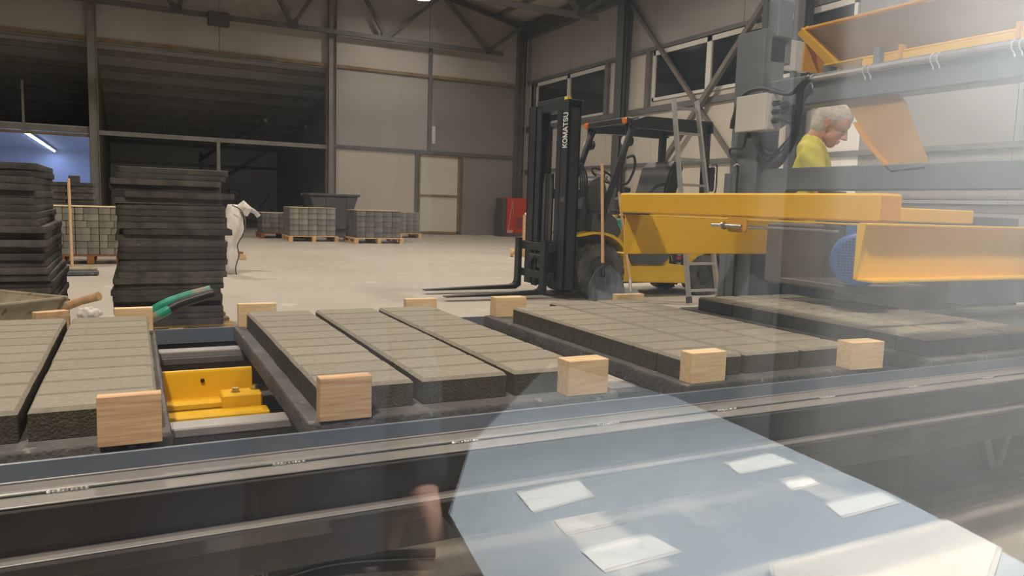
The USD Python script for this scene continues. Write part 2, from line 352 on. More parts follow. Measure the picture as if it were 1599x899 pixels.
# columns of the back wall and the right wall
def column(x, y, h, label, w=0.24, along='x', ma='steel_post'):
    t = thing('steel_column', label, 'column', (x, y, 0)); a, b = w / 2, 0.012
    if along == 'x':
        part(t, 'web', box((x - a, y - .006, 0), (x + a, y + .006, h)), ma); part(t, 'flange', box((x - a, y - .11, 0), (x - a + .014, y + .11, h)), ma); part(t, 'flange', box((x + a - .014, y - .11, 0), (x + a, y + .11, h)), ma)
    else:
        part(t, 'web', box((x - .006, y - a, 0), (x + .006, y + a, h)), 'steel_dark'); part(t, 'flange', box((x - .13, y - a, 0), (x - .116, y + a, h)), 'steel_dark'); part(t, 'flange', box((x + .116, y - a, 0), (x + .13, y + a, h)), 'steel_dark')
    part(t, 'base_plate', box((x - .2, y - .18, 0), (x + .2, y + .18, .02)), 'steel_frame'); return t
column(-1.27, YB - .14, 9.0, 'grey steel column left of the dark open bay in back wall')
column(5.5, YB - .14, 9.5, 'grey steel column between the dark bay and pale panels')
column(12.3, YB - .14, 7.3, 'grey steel column in the far corner behind the red cabinet', ma='steel_frame')
column(12.36, 17.0, 7.4, 'dark steel column between the two window pairs behind forklift mast', w=0.34, along='y')
column(12.36, 10.4, 7.4, 'dark steel column on right wall behind the machine post', w=0.30, along='y')
pp = single('wall_pipe', 'thin pale pipe running up the far corner beside the column', 'pipe', cyl((12.42, YB - .45, 0), (12.42, YB - .45, 7.0), .03, 10), 'steel_light')

# right wall
wr = thing('wall_right', 'right hand wall of cream sandwich panels with dark girts', 'wall', base=(XR, 12, 0), kind='structure')
wins = [(18.05, 22.5, 3.93, 5.42), (9.2, 15.75, 4.08, 5.42)]
ys = [-6, -2, 2, 6, 9.2, 12.4, 15.75, 18.05, 20.3, 22.5, YB + .1]
for a, b in zip(ys[:-1], ys[1:]):
    zs = [(0, 2.34), (2.36, 3.90), (5.46, 7.75)] + ([] if any(w[0] - .01 <= a and b <= w[1] + .01 for w in wins) else [(3.92, 5.44)]) + ([(3.92, 4.10)] if 9.2 <= a and b <= 15.76 else [])
    for z0, z1 in zs:
        part(wr, 'wall_panel', box((XR, a + .006, z0), (XR + .12, b - .006, z1)), 'panel_grey' if b < 9.3 else 'panel_mid' if z0 > 5 else 'panel_cream')  # darker tone high up: the lamps' cutoff is put into the colour
for nm, z0, z1 in (('girt', 2.30, 2.40), ('girt', 3.78, 3.93), ('girt', 5.44, 5.54), ('girt', 7.05, 7.17)):
    part(wr, nm, box((XR - .09, -6, z0), (XR, YB, z1)), 'steel_frame')
part(wr, 'eaves_beam', box((XR - .3, -6, 7.2), (XR - .1, YB, 7.5)), 'steel_dark')
for y in (18.0, 15.95, 22.65):
    part(wr, 'window_post', box((XR - .1, y - .09, 3.9), (XR, y + .09, 5.46)), 'steel_frame')
part(wr, 'window_post', box((XR - .1, 22.62, 0), (XR, 22.8, 5.46)), 'steel_frame')
brace_pts = [((16.75, 6.75), (12.2, 2.25)), ((12.2, 4.95), (15.4, 1.75))]
part(wr, 'brace', bar((XR - .12, 16.85, 6.9), (XR - .12, 10.5, .5), .1, .1), 'brace_brown'); part(wr, 'brace', bar((XR - .22, 10.6, 6.75), (XR - .22, 16.9, .3), .12, .12), 'brace_brown')
for k, ((a, b, z0, z1), mids) in enumerate(zip(wins, ((20.28,), (13.5, 11.3))), 1):
    w = thing(f'window_{k}', ('dark night window pair in white frame beside the far corner' if k == 1 else 'dark night window row in worn white frame behind the ladder'), 'window', base=(XR, (a + b) / 2, z0), kind='structure')
    e = [a] + sorted(mids) + [b]
    part(w, 'window_frame', join(box((XR - .05, a, z0), (XR + .05, b, z0 + .08)), box((XR - .05, a, z1 - .12), (XR + .05, b, z1)), box((XR - .05, a, z0), (XR + .05, a + .08, z1)), box((XR - .05, b - .08, z0), (XR + .05, b, z1)), *[box((XR - .05, m - .09, z0), (XR + .05, m + .09, z1)) for m in mids]), 'white_plastic')
    for y0, y1 in zip(e[:-1], e[1:]):
        part(w, 'pane', box((XR + .0, y0 + .06, z0 + .06), (XR + .012, y1 - .06, z1 - .08)), 'night_glass')
part(wr, 'bright_panel', box((XR - .02, 8.95, 0), (XR - .005, 10.2, 3.3)), 'panel_bright'); part(wr, 'bright_panel', box((XR - .02, 10.6, 0), (XR - .005, 11.9, 2.3)), 'panel_bright')
wl = thing('wall_left', 'far left hall wall of cream panels outside the picture', 'wall', base=(-12, 10, 0), kind='structure')
part(wl, 'wall_panel', box((-12.12, -6, 0), (-12, YB, 5.0)), 'panel_cream')
wf = thing('wall_front', 'hall wall behind the control cabin, in shade', 'wall', base=(0, -6, 0), kind='structure')
part(wf, 'wall_panel', box((-12, -6.12, 0), (13, -6, 10)), 'dark_sheet')

# trusses
def truss(y, label):
    t = thing('roof_truss', label, 'truss', (5, y, 6.4))
    part(t, 'bottom_chord', box((-10, y - .07, 6.33), (11.45, y + .07, 6.47)), 'steel_frame')
    TZ = lambda x: RZ(x) - .28
    part(t, 'top_chord', join(bar((12.3, y, TZ(12.3)), (2.1, y, TZ(2.1)), .14, .16, (0, 1, 0)), bar((2.1, y, TZ(2.1)), (-8.2, y, TZ(-8.2)), .14, .16, (0, 1, 0))), 'steel_dark')
    lower, upper = [10.9, 7.2, 4.2, 0.9, -2.4, -5.6], [12.2, 9.15, 5.75, 2.5, -0.8, -4.2]
    for i, xl in enumerate(lower):
        part(t, 'web_bar', bar((xl, y, 6.44), (upper[i], y, TZ(upper[i])), .12, .12), 'steel_frame')
        if i + 1 < len(upper): part(t, 'web_bar', bar((xl, y, 6.44), (upper[i + 1], y, TZ(upper[i + 1])), .12, .12), 'steel_frame')
        part(t, 'gusset', box((xl - .16, y - .075, 6.34), (xl + .16, y + .075, 6.58)), 'steel_dark')
    return t
truss(YB - .4, 'dark steel roof truss hanging against the back wall')
truss(17.0, 'steel roof truss above the forklift mast, only its end in view')
pur = thing('roof_purlin', 'grey steel purlins under the pitched roof beyond the nearer truss', 'purlin', (10, 20, 7.4), kind='structure')
for x in (11.4, 10.0, 8.6, 7.2, 5.8, 4.4):
    part(pur, 'purlin', bar((x, -6, RZ(x) - .08), (x, YB, RZ(x) - .08), .08, .14, (0, 0, 1)), 'steel_light')
jb = at(341, 30, Y=YB - .55)
single('junction_box', 'small dark box fixed on the truss chord above the dark bay', 'box', cbox(jb + (-.3, -.1, -.2), jb + (.3, .1, .2), .02), 'steel_dark')

# the dark lean-to behind the open bay and the side room with the tube lamp
ax = thing('lean_to', 'dark lean-to hall with a low corrugated roof behind the open bay', 'building', (2, 30, 0), kind='structure')
rf = part(ax, 'roof', prism([(YB + .1, 5.42), (37, 3.35), (37, 3.45), (YB + .1, 5.52)], -12, 6.2, 'x'), 'roof_sheet')
for k in range(9):
    y = YB + .9 + k * 1.5; z = 5.42 - (y - YB - .1) * 0.1533
    part(rf, 'purlin', box((-12, y - .06, z - .16), (6.0, y + .06, z)), 'steel_light')
part(ax, 'back_wall', box((-1.4, 36.9, 0), (6.2, 37, 4)), 'annex_wall'); part(ax, 'side_wall', box((6.0, YB + .1, 0), (6.1, 37, 5.4)), 'dark_sheet'); part(ax, 'partition', box((-1.4, YB + .1, 0), (-1.2, 37, 5.3)), 'dark_sheet')
part(ax, 'tie_beam', bar((-1.2, 33, 2.35), (6, 33, 2.35), .1, .12), 'steel_dark'); part(ax, 'tie_beam', bar((2.2, 33, 2.6), (3.6, 24.5, 3.6), .1, .1), 'steel_dark'); part(ax, 'tie_beam', bar((3.6, 35, 2.1), (4.9, 24.5, 3.5), .1, .1), 'steel_dark')
part(ax, 'post', box((2.2, 32.9, 0), (2.32, 33.05, 2.9)), 'steel_dark')
br = thing('side_room', 'blue-lit side room with plain pale walls left of the dark bay', 'room', (-5, 30, 0), kind='structure')
part(br, 'room_wall', box((-12, 36.9, 0), (-1.42, 37, 2.9)), 'blue_room'); part(br, 'room_wall', box((-1.42, YB + .12, 0), (-1.40, 36.9, 2.9)), 'blue_room'); part(br, 'room_wall', box((-6.4, YB + .4, 0), (-6.3, 36.9, 2.9)), 'blue_room')
part(br, 'room_ceiling', box((-12, YB + .12, 2.88), (-1.4, 37, 2.96)), 'blue_room')
tb = thing('tube_lamp', 'long glowing white tube lamp on the side room ceiling', 'lamp', (-3.0, 30, 2.8))
T0, T1 = at(40, 207, Z=2.79), at(85, 236, Z=2.79)
part(tb, 'housing', bar(T0 + (0, 0, .05), T1 + (0, 0, .05), .14, .05, (0, 0, 1)), 'white_plastic'); part(tb, 'tube', cyl(T0, T1, .035, 10), 'tube_glow')
bl = UsdLux.RectLight.Define(stage, tb + '/tube_light'); bl.AddTranslateOp().Set(Gf.Vec3d(*map(float, ((T0 + T1) / 2 - BASE[tb] + np.array([0, 0, -.06])))))
bl.CreateWidthAttr(.3); bl.CreateHeightAttr(float(np.linalg.norm(T1 - T0))); bl.CreateIntensityAttr(BLUE['power']); bl.CreateColorAttr(Gf.Vec3f(*BLUE['color']))
bl.AddRotateZOp().Set(-math.degrees(math.atan2(T1[0] - T0[0], T1[1] - T0[1])))

# high-bay lamps
LL = ['glowing high-bay lamp near the back wall at the top of picture'] + [f'high-bay lamp hung above the hall floor {w}' for w in ('over the forklift aisle', 'right of the machine', 'before the dark bay', 'over the board stacks', 'over the conveyor left end', 'over the cabin')]
for k, ((x, y, z, share), lb) in enumerate(zip(LAMPS, LL)):
    t = thing('high_bay_lamp', lb, 'lamp', (x, y, z))
    part(t, 'housing', lathe([(0, .34), (.1, .34), (.12, .16), (HALL['radius'] + .03, .02), (HALL['radius'] + .05, -.06 * (k > 0)), (HALL['radius'] + .035, -.06 * (k > 0)), (HALL['radius'] + .012, .015), (0, .02)], (x, y, z), (0, 0, 1), 24), 'steel_dark')
    part(t, 'lens', cyl((x, y, z + .0), (x, y, z + .012), HALL['radius'], 24), 'lamp_glow'); part(t, 'suspension', cyl((x, y, z + .34), (x, y, RZ(x) - .01), .015, 8), 'steel_dark')
    l = UsdLux.DiskLight.Define(stage, t + '/lamp_light'); l.AddTranslateOp().Set(Gf.Vec3d(0, 0, -.02)); l.CreateRadiusAttr(HALL['radius']); l.CreateIntensityAttr(share * HALL['power'] / (math.pi * HALL['radius'] ** 2)); l.CreateColorAttr(Gf.Vec3f(*HALL['color']))

# ------------------------------------------------------------------ conveyor
ZB, ZT = 0.669, 0.726                                             # board top, paver top
cv = thing('conveyor', 'long grey steel conveyor frame carrying the boards of pavers', 'conveyor', (1, .5, 0))
XA, XZ = -3.2, 4.6
part(cv, 'rail_plate', cbox((XA, -.100, .628), (XZ, -.094, .664), .0015), 'rail_blue', label='blue-grey upright plate of the front rail')
part(cv, 'angle_foot', join(cbox((XA, -.146, .624), (XZ, -.094, .630), .002), cbox((XA, -.104, .630), (XZ, -.1, .634), .001)), 'rail_grey')
ch = [(-.182, .621), (-.186, .617), (-.186, .613), (-.155, .608), (-.150, .602), (-.150, .540), (-.155, .534), (-.186, .529), (-.186, .523), (-.182, .520), (-.10, .520), (-.10, .621)]
part(cv, 'channel_beam', prism([(y, z) for y, z in ch], XA, XZ, 'x'), 'beam_dark', smooth=35)
part(cv, 'flange_face', join(cbox((XA, -.187, .6195), (XZ, -.10, .623), .0012), cbox((XA, -.1865, .529), (XZ, -.151, .5315), .001)), 'rail_grey')  # lighter grey puts the light on the flanges into the colour
r2 = random.Random(3)
for k, x in enumerate(np.arange(-.80, 3.6, .345)):               # stitch welds along the foot of the angle
    pts = []
    for i in range(9):
        p = np.array([x + i * .0065 + r2.uniform(-.001, .001), -.1465 + r2.uniform(-.001, .001), .6245]); s = trimesh.creation.icosphere(1, r2.uniform(.0028, .0042)); s.apply_translation(p); pts.append(s)
    part(cv, 'weld', join(pts), 'weld')
part(cv, 'rear_rail', join(cbox((XA, 1.235, .60), (XZ, 1.243, .651), .0015), cbox((XA, 1.243, .60), (XZ, 1.30, .607), .0015)), 'rail_blue')
part(cv, 'rear_beam', cbox((XA, 1.245, .50), (XZ, 1.30, .60), .004), 'beam_dark')
for y in (.17, 1.0):
    part(cv, 'support_rail', join(cbox((XA, y - .03, .604), (XZ, y + .03, .624), .003), cbox((XA, y - .022, .50), (XZ, y + .022, .604), .003)), 'rail_grey')
for y in (.21, .97):
    part(cv, 'chain_guide', cbox((XA, y - .008, .585), (XZ, y + .008, .606), .002), 'beam_dark')
for x in np.arange(-2.6, 4.5, 1.45):
    part(cv, 'cross_member', cbox((x - .04, -.10, .42), (x + .04, 1.30, .50), .004), 'beam_dark')
for x in (-2.6, -1.15, 3.2):
    for y in (-.06, 1.26):
        part(cv, 'leg', cbox((x - .05, y - .04, .012), (x + .05, y + .04, .52), .004), 'beam_dark'); part(cv, 'foot_plate', box((x - .09, y - .08, 0), (x + .09, y + .08, .012)), 'beam_dark')
part(cv, 'lower_beam', join(cbox((XA, .02, .40), (XZ, .10, .47), .004), cbox((XA, .05, .325), (XZ, .09, .40), .003)), 'beam_dark')

# yellow pusher carriage between the boards
py = thing('pusher_carriage', 'bright yellow steel pusher carriage with bolts between two boards', 'carriage', (-.12, .6, .5))
x0, x1 = -.42, -.035
pr = [(.695, .615), (.70, .622), (.712, .622), (.712, .53), (.60, .53), (.60, .54), (.690, .54)]
part(py, 'back_plate', prism(pr, x0, x1, 'x'), 'yellow_paint', smooth=40)
part(py, 'mid_bar', cbox((x0, .60, .535), (-.03, .66, .555), .003), 'yellow_paint')
part(py, 'bolt_block', cbox((-.125, .585, .535), (-.022, .655, .574), .004), 'yellow_paint')
part(py, 'front_bar', cbox((x0, .52, .52), (-.012, .578, .542), .004), 'yellow_paint'); part(py, 'front_lip', cbox((x0, .478, .50), (0, .515, .53), .004), 'yellow_paint')
part(py, 'bolt_hole', cyl((-.165, .6945, .594), (-.165, .6885, .594), .0055, 16), 'sticker_black')
for bx, by in ((-.088, .615), (-.036, .635)):
    b = part(py, 'bolt', join(cyl((bx, by, .574), (bx, by, .5765), .0125, 20), cyl((bx, by, .5765), (bx, by, .586), .0098, 6)), 'chrome', smooth=False)
part(cv, 'belly_pan', cbox((-.70, .10, .450), (.24, 1.22, .458), .003), 'beam_dark'); part(py, 'guide_block', cbox((-.36, .50, .464), (-.06, .70, .53), .004), 'beam_dark')  # pan added to keep the gap around the carriage dark

# boards and pavers
def rough_board(lo, hi, seed, amp=.0022):
    """A worn production board: rounded corners, edges a little eaten."""
    lo, hi = np.asarray(lo, float), np.asarray(hi, float); g = Polygon([(lo[0], lo[1]), (hi[0], lo[1]), (hi[0], hi[1]), (lo[0], hi[1])]).buffer(-.018).buffer(.018, 4)
    ring = np.array(g.exterior.segmentize(.05).coords)[:-1]; rr = np.random.RandomState(seed); n = len(ring); c = ring.mean(0)
    layers = []
    for z, off in ((lo[2], .004), (lo[2] + .006, 0), (hi[2] - .005, 0), (hi[2], .005)):
        d = ring - c; d /= np.linalg.norm(d, axis=1, keepdims=True); layers.append(np.c_[ring - d * off - d * rr.uniform(0, amp, n)[:, None], np.full(n, z)])
    v = np.vstack(layers + [[[*c, lo[2]]], [[*c, hi[2]]]]); f = []
    for k in range(3):
        for i in range(n):
            j = (i + 1) % n; f += [[k * n + i, k * n + j, (k + 1) * n + j], [k * n + i, (k + 1) * n + j, (k + 1) * n + i]]
    for i in range(n):
        j = (i + 1) % n; f += [[4 * n, j, i], [4 * n + 1, 3 * n + i, 3 * n + j]]
    return trimesh.Trimesh(v, np.array(f), process=False)


def paver(lx, ly, h, seed):
    """(top mesh, body mesh) of one block with small chamfers, origin at its base centre."""
    rr = random.Random(seed); e = .0055
    body = cbox((-lx / 2, -ly / 2, 0), (lx / 2, ly / 2, h - .0068), .0012)
    t = h + rr.uniform(-.0006, .0006)
    tv = np.array([[sx * lx / 2, sy * ly / 2, h - .0075] for sx in (-1, 1) for sy in (-1, 1)] + [[sx * (lx / 2 - e), sy * (ly / 2 - e), t] for sx in (-1, 1) for sy in (-1, 1)])
    return trimesh.convex.convex_hull(tv), body


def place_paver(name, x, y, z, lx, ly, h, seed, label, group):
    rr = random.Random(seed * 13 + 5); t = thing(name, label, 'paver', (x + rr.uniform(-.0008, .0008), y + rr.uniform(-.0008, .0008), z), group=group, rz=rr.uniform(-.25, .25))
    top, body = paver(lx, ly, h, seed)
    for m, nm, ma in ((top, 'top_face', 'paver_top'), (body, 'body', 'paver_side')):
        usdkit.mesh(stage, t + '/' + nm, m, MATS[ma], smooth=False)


PITCH_Y = .1075
trays = [('leftmost', -1.01, -.270, [(-.6115, range(10)), (-.3935, range(10))], .2035, ['left', 'right']),
         ('middle', -.035, .700, [(.1, range(10)), (.3209, range(10)), (.5418, range(10))], .2, ['left', 'middle', 'right']),
         ('third', .889, 1.632, [(1.022, range(9)), (1.2385, range(10)), (1.452, range(10))], .2, ['left', 'middle', 'right']),
         ('rightmost', 1.85, 2.62, [(1.99, range(10)), (2.207, range(10)), (2.424, range(10))], .2, ['left', 'middle', 'right'])]
sd = 100
WHERE = {'leftmost': 'leftmost board on conveyor', 'middle': 'board right of the yellow carriage', 'third': 'third board on conveyor', 'rightmost': 'board under the block machine'}
for k, (nm, xa, xb, cols, L, cn) in enumerate(trays):
    single('production_board', {'leftmost': 'dark worn production board at left end of conveyor', 'middle': 'dark worn production board right of the yellow carriage', 'third': 'dark worn production board, third along the conveyor', 'rightmost': 'dark production board under the block machine, seen through the reflection'}[nm], 'board', rough_board((xa, -.06, .624), (xb, 1.155, ZB), 20 + k), 'board_rubber')
    for (xc, rows), cname in zip(cols, cn):
        for r in rows:
            sd += 1
            place_paver('paver', xc, .049 + r * PITCH_Y - .004, ZB, L, .1015, ZT - ZB, sd, f'damp grey paver on {WHERE[nm]}, {cname} column, {ORD[r + 1]} from front', f'damp grey pavers on the {WHERE[nm]}')

# pine spacer blocks
def spacer(x0, x1, y0, y1, label, m='pine', h=.086, rz=0, z=ZB):
    c = np.array([(x0 + x1) / 2, (y0 + y1) / 2, z]); b = cbox((x0, y0, z), (x1, y1, z + h), .0012); rot(b, rz, (0, 0, 1), c)
    single('wooden_spacer', label, 'wood block', b, m, group=None, smooth=False, base=c)
spacer(-.388, -.288, -.082, -.055, 'pine spacer block with brown grain at front right corner of leftmost board', 'pine_dark', .087)
spacer(-.010, .093, -.062, -.030, 'pine spacer block with a knot at front left corner of middle board', 'pine_dark', .086)
spacer(.554, .662, -.057, -.004, 'pale pine spacer block at front right of middle board, left of gap', 'pine', .082)
spacer(.914, 1.026, -.054, -.008, 'pine spacer block at front left corner of third board', 'pine', .078)
spacer(1.474, 1.594, -.078, -.020, 'splintered pine spacer block at front right corner of third board', 'pine', .078, rz=-4)
spacer(-.022, .100, 1.105, 1.135, 'pine spacer block at far left corner of the middle board', 'pine', .078)
spacer(.560, .680, 1.110, 1.14, 'pine spacer block at far right corner of the middle board', 'pine', .078)
spacer(.918, 1.05, 1.095, 1.15, 'yellowish pine spacer block at far left corner of third board', 'pine', .075)
spacer(1.490, 1.630, 1.11, 1.145, 'pine spacer block at far right of third board before the shovel', 'pine', .071)
spacer(-.385, -.277, 1.11, 1.145, 'pine spacer block at far right of leftmost board by the teal handles', 'pine', .074)
spacer(-.60, -.51, 1.115, 1.15, 'small pine offcut standing beyond the gap of leftmost board', 'pine_dark', .07, rz=25)
spacer(-.83, -.70, 1.115, 1.15, 'tilted pine offcut at far left of the leftmost board', 'pine', .072, rz=10)

# ------------------------------------------------------------------ block machine: post, gantry, yellow carriage
PX, PYn, PYf = 2.42, 1.31, 1.50
po = thing('machine_post', 'tall grey steel post of the block machine with cables and box', 'post', (PX + .1, 1.4, 0))
part(po, 'column', join(cbox((PX, PYn, 0), (PX + .05, PYf, 1.99), .004), cbox((PX + .05, PYn + .02, 0), (PX + .16, PYf, 1.96), .004)), 'machine_grey')
part(po, 'stiffener', join(cbox((PX - .012, PYn + .10, .0), (PX, PYn + .13, 1.30), .002), cbox((PX - .004, PYf - .02, 0), (PX + .02, PYf + .03, 1.30), .003)), 'machine_grey')
part(po, 'side_plate', prism([(PX + .16, .0), (PX + .36, 0), (PX + .36, 1.02), (PX + .27, 1.26), (PX + .16, 1.30)], PYn + .03, PYn + .06, 'y'), 'machine_grey')
part(po, 'base_plate', box((PX - .06, PYn - .06, 0), (PX + .26, PYf + .06, .02)), 'machine_grey')
part(po, 'head_bracket', join(cbox((PX + .05, PYn + .02, 1.84), (PX + .20, PYn + .12, 1.98), .004), cbox((PX + .08, PYn + .0, 1.96), (PX + .18, PYn + .1, 2.14), .004)), 'machine_grey')
part(po, 'guide_rod', cyl((PX + .04, PYn + .05, 1.98), (PX + .04, PYn + .05, 2.4), .014, 12), 'steel_dark')
jb = thing('junction_box', 'white electrical junction box with black cable glands on machine post', 'box', (PX - .05, 1.3, 1.5))
b0, b1 = at(1147, 207, X=PX - .09), at(1196, 145, X=PX - .09)
part(jb, 'box_body', cbox((PX - .07, b1[1], b0[2] + .003), (PX + .02, b0[1], b1[2]), .004), 'white_plastic'); part(jb, 'lid', cbox((PX - .09, b1[1] - .002, b0[2]), (PX - .07, b0[1] + .002, b1[2] + .002), .003), 'white_plastic')
for z in (.035, .075, .115):
    part(jb, 'cable_gland', join(cyl((PX - .035, b1[1] + .002, b0[2] + z + .01), (PX - .035, b1[1] - .018, b0[2] + z + .01), .014, 6), cyl((PX - .035, b1[1] - .016, b0[2] + z + .01), (PX - .035, b1[1] - .035, b0[2] + z + .01), .011, 12)), 'black_plastic')
part(jb, 'cable_gland', join(cyl((PX - .035, b0[1] - .04, b0[2]), (PX - .035, b0[1] - .04, b0[2] - .025), .012, 8)), 'black_plastic')
cb = thing('cable_loom', 'black cables and grey conduit looping below the junction box', 'cable', (PX, 1.2, 1.2))
gy = b1[1]
for k, z in enumerate((.035, .075, .115)):
    a = np.array([PX - .035, gy - .033, b0[2] + z + .01])
    part(cb, 'cable', tube(smooth_path([a, a + (.01, -.05, -.01), a + (.02, -.075, -.06 - .02 * k), at(1215 + 7 * k, 235, Y=PYn - .06 - .01 * k), at(1196 + 3 * k, 252 - 9 * k, Y=PYn - .05), at(1180 + 5 * k, 225, Y=PYn - .03)]), .007, 8), 'cable_black')
part(cb, 'conduit', tube(smooth_path([at(1262, 122, X=PX - .02), at(1250, 140, X=PX - .02), at(1247, 180, X=PX - .0), at(1240, 215, X=PX + .02), at(1222, 248, X=PX + .04), at(1200, 275, Y=PYn - .02), at(1196, 330, Y=PYn - .02)]), .017, 10), 'cable_black')
part(cb, 'conduit', tube(smooth_path([at(1255, 126, X=PX - .03), at(1232, 146, X=PX - .03), at(1190, 138, X=PX - .03), at(1160, 150, X=PX - .02), at(1146, 185, X=PX - .01), at(1143, 200, X=PX + .0)]), .012, 10), 'cable_black')
part(cb, 'cable', tube(smooth_path([at(1165, 210, X=PX - .04), at(1160, 230, X=PX - .03), at(1142, 232, X=PX - .02), at(1140, 242, X=PX - .02), at(1152, 258, X=PX - .02), at(1150, 300, X=PX - .015), at(1149, 420, X=PX - .015)]), .006, 8), 'cable_black')
part(cb, 'hook', tube(smooth_path([at(1146, 259, X=PX - .02), at(1151, 256, X=PX - .035), at(1156, 259, X=PX - .02)]), .004, 8), 'galvanised')

gx = PX + .02
gb = thing('gantry_beam', 'upper grey steel gantry beam with cable tied along it', 'beam', (gx, .5, 1.6))
part(gb, 'beam', cbox((gx, -.75, 1.60), (gx + .12, PYn + .02, 1.735), .006), 'machine_grey')
part(gb, 'haunch', prism([(PYn - .01, 1.60), (PYn - .20, 1.60), (PYn - .01, 1.52)], gx + .005, gx + .11, 'x'), 'machine_grey')
part(gb, 'cable_tray', tube([(gx - .012, -.75, 1.712), (gx - .012, 0, 1.713), (gx - .012, .6, 1.712), (gx - .012, 1.02, 1.708)], .014, 10), 'rail_grey')
r3 = random.Random(5)
for y in (1.02, .72, .42, .12, -.18):
    for q in (-.012, .014):
        c = np.array([gx - .012, y + q, 1.712]); t = part(gb, 'cable_tie', tube(smooth_path([c + (0, 0, .018), c + (-.018, 0, .004), c + (-.012, .002, -.016), c + (-.005, -.004, -.03), c + (-.012, -.012, -.045)], 4), .0028, 6), 'clear_film')
gl = thing('lower_beam', 'lower grey steel gantry beam in front of the man', 'beam', (gx, .5, 1.2))
part(gl, 'beam', cbox((gx, -.75, 1.212), (gx + .10, PYn - .17, 1.317), .005), 'machine_grey')
part(gl, 'under_rail', join(cbox((gx + .0, -.75, 1.175), (gx + .1, 1.0, 1.190), .003), cbox((gx + .02, -.75, 1.125), (gx + .06, .9, 1.160), .003)), 'rail_grey')
part(gl, 'end_bracket', prism([(PYn - .17, 1.212), (PYn - .17, 1.317), (PYn + .02, 1.317), (PYn + .02, 1.10)], gx + .01, gx + .09, 'x'), 'machine_grey')
np_ = thing('machine_post', 'grey steel near post of the block machine outside right edge', 'post', (gx + .1, -.8, 0))
part(np_, 'column', cbox((gx - .02, -.92, 0), (gx + .2, -.75, 2.1), .005), 'machine_grey')

# yellow hopper above the gantry
hp = thing('material_hopper', 'yellow steel hopper with sloping sides above the upper gantry beam', 'hopper', (2.7, .6, 1.8))
hxl, hb = gx + .07, gx + .2
y_a, y_b = 1.165, -.9
y_b = -.70; top_z, low_z = 1.965, 1.772
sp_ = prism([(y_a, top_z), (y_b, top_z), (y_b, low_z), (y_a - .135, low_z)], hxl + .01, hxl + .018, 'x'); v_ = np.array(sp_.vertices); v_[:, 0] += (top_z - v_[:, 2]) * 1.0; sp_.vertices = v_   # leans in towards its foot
part(hp, 'side_panel', sp_, 'hopper_shaded', label='yellow sloping side panel with shade put into its colour')
part(hp, 'end_flange', bar((hxl, y_a, top_z), (hxl + .13, y_a - .135, low_z), .035, .06, (1, 0, 0)), 'yellow_paint')
part(hp, 'rim', cbox((hxl - .012, y_b, top_z - .006), (hxl + .03, y_a, top_z + .006), .002), 'yellow_orange'); part(hp, 'lower_rim', join(cbox((hxl - .02, y_b, low_z - .03), (hxl + .16, y_a - .36, low_z + .0), .002), cbox((hxl - .012, y_b, low_z + .004), (hxl + .16, y_a - .15, low_z + .012), .002)), 'yellow_paint')
part(hp, 'end_panel', prism([(hxl, top_z), (hxl + .7, top_z), (hxl + .55, low_z), (hxl, low_z)], y_a - .02, y_a - .012, 'y'), 'yellow_orange')
part(hp, 'far_panel', cbox((hxl + .6, y_b, low_z), (hxl + .61, y_a - .1, top_z), .002), 'yellow_orange')
for y in (.62, .16):
    part(hp, 'rib', cbox((hxl - .03, y - .008, low_z - .03), (hxl + .0, y + .008, low_z + .03), .002), 'yellow_orange')
part(hp, 'clamp', cbox((hxl - .06, .69, low_z - .055), (hxl - .03, .72, low_z + .03), .002), 'machine_grey')
part(hp, 'support', join(cbox((hxl + .02, 1.0, 1.735), (hxl + .06, 1.05, 1.79), .002), cbox((hxl + .02, -.6, 1.735), (hxl + .06, -.55, 1.79), .002)), 'machine_grey')
chu = thing('chute', 'tilted orange-yellow steel chute hanging below the upper gantry beam', 'chute', (2.5, .6, 1.4))
cx = gx + .03
def cpt(x, y): 
    p = at(x, y, X=cx); return p[1], p[2]
co = [cpt(*q) for q in ((1314, 150), (1350, 140), (1392, 140), (1412, 158), (1424, 192), (1452, 262), (1398, 268), (1360, 225), (1340, 192))]
part(chu, 'chute_plate', prism(co, cx, cx + .012, 'x'), 'chute_brown'); part(chu, 'side_lip', join(*[bar((cx - .01, *co[i]), (cx - .01, *co[(i + 1) % len(co)]), .008, .04, (1, 0, 0)) for i in (5, 6, 7)]), 'yellow_orange')
part(chu, 'hanger', bar((cx + .02, co[1][0], co[1][1] - .02), (cx + .02, co[1][0], 1.6), .02, .02), 'machine_grey')

# yellow pushing tube, cross plate and front channel
yt = thing('pusher_beam', 'bright yellow steel tube running back to a cross plate over the boards', 'beam', (1.65, .6, 1.1))
part(yt, 'tube', cbox((1.60, -.02, 1.084), (1.70, 1.285, 1.169), .006), 'yellow_paint'); part(yt, 'tube_end', cbox((1.606, -.023, 1.089), (1.694, -.019, 1.164), .002), 'yellow_orange')
part(yt, 'flange_strip', cbox((1.588, .0, 1.074), (1.60, 1.00, 1.079), .001), 'yellow_paint')
yp = 1.25
part(yt, 'cross_plate', cbox((1.612, yp, .905), (2.72, yp + .007, 1.074), .002), 'yellow_paint'); part(yt, 'cross_flange', join(cbox((1.612, yp, .902), (2.72, yp + .055, .908), .002), cbox((1.612, yp, 1.070), (2.72, yp + .055, 1.076), .002)), 'yellow_paint')
bp = at(1150, 352, X=1.59)
part(yt, 'chain_bracket', prism(Polygon([(bp[1] - .052, 1.082), (bp[1] + .044, 1.082), (bp[1] + .044, 1.031), (bp[1] - .052, 1.031)]).buffer(-.016).buffer(.016, 6).union(Polygon([(bp[1] - .052, 1.05), (bp[1] + .044, 1.05), (bp[1] + .044, 1.085), (bp[1] - .052, 1.085)])), 1.586, 1.594, 'x'), 'yellow_orange')
bz = bp[2] - .002
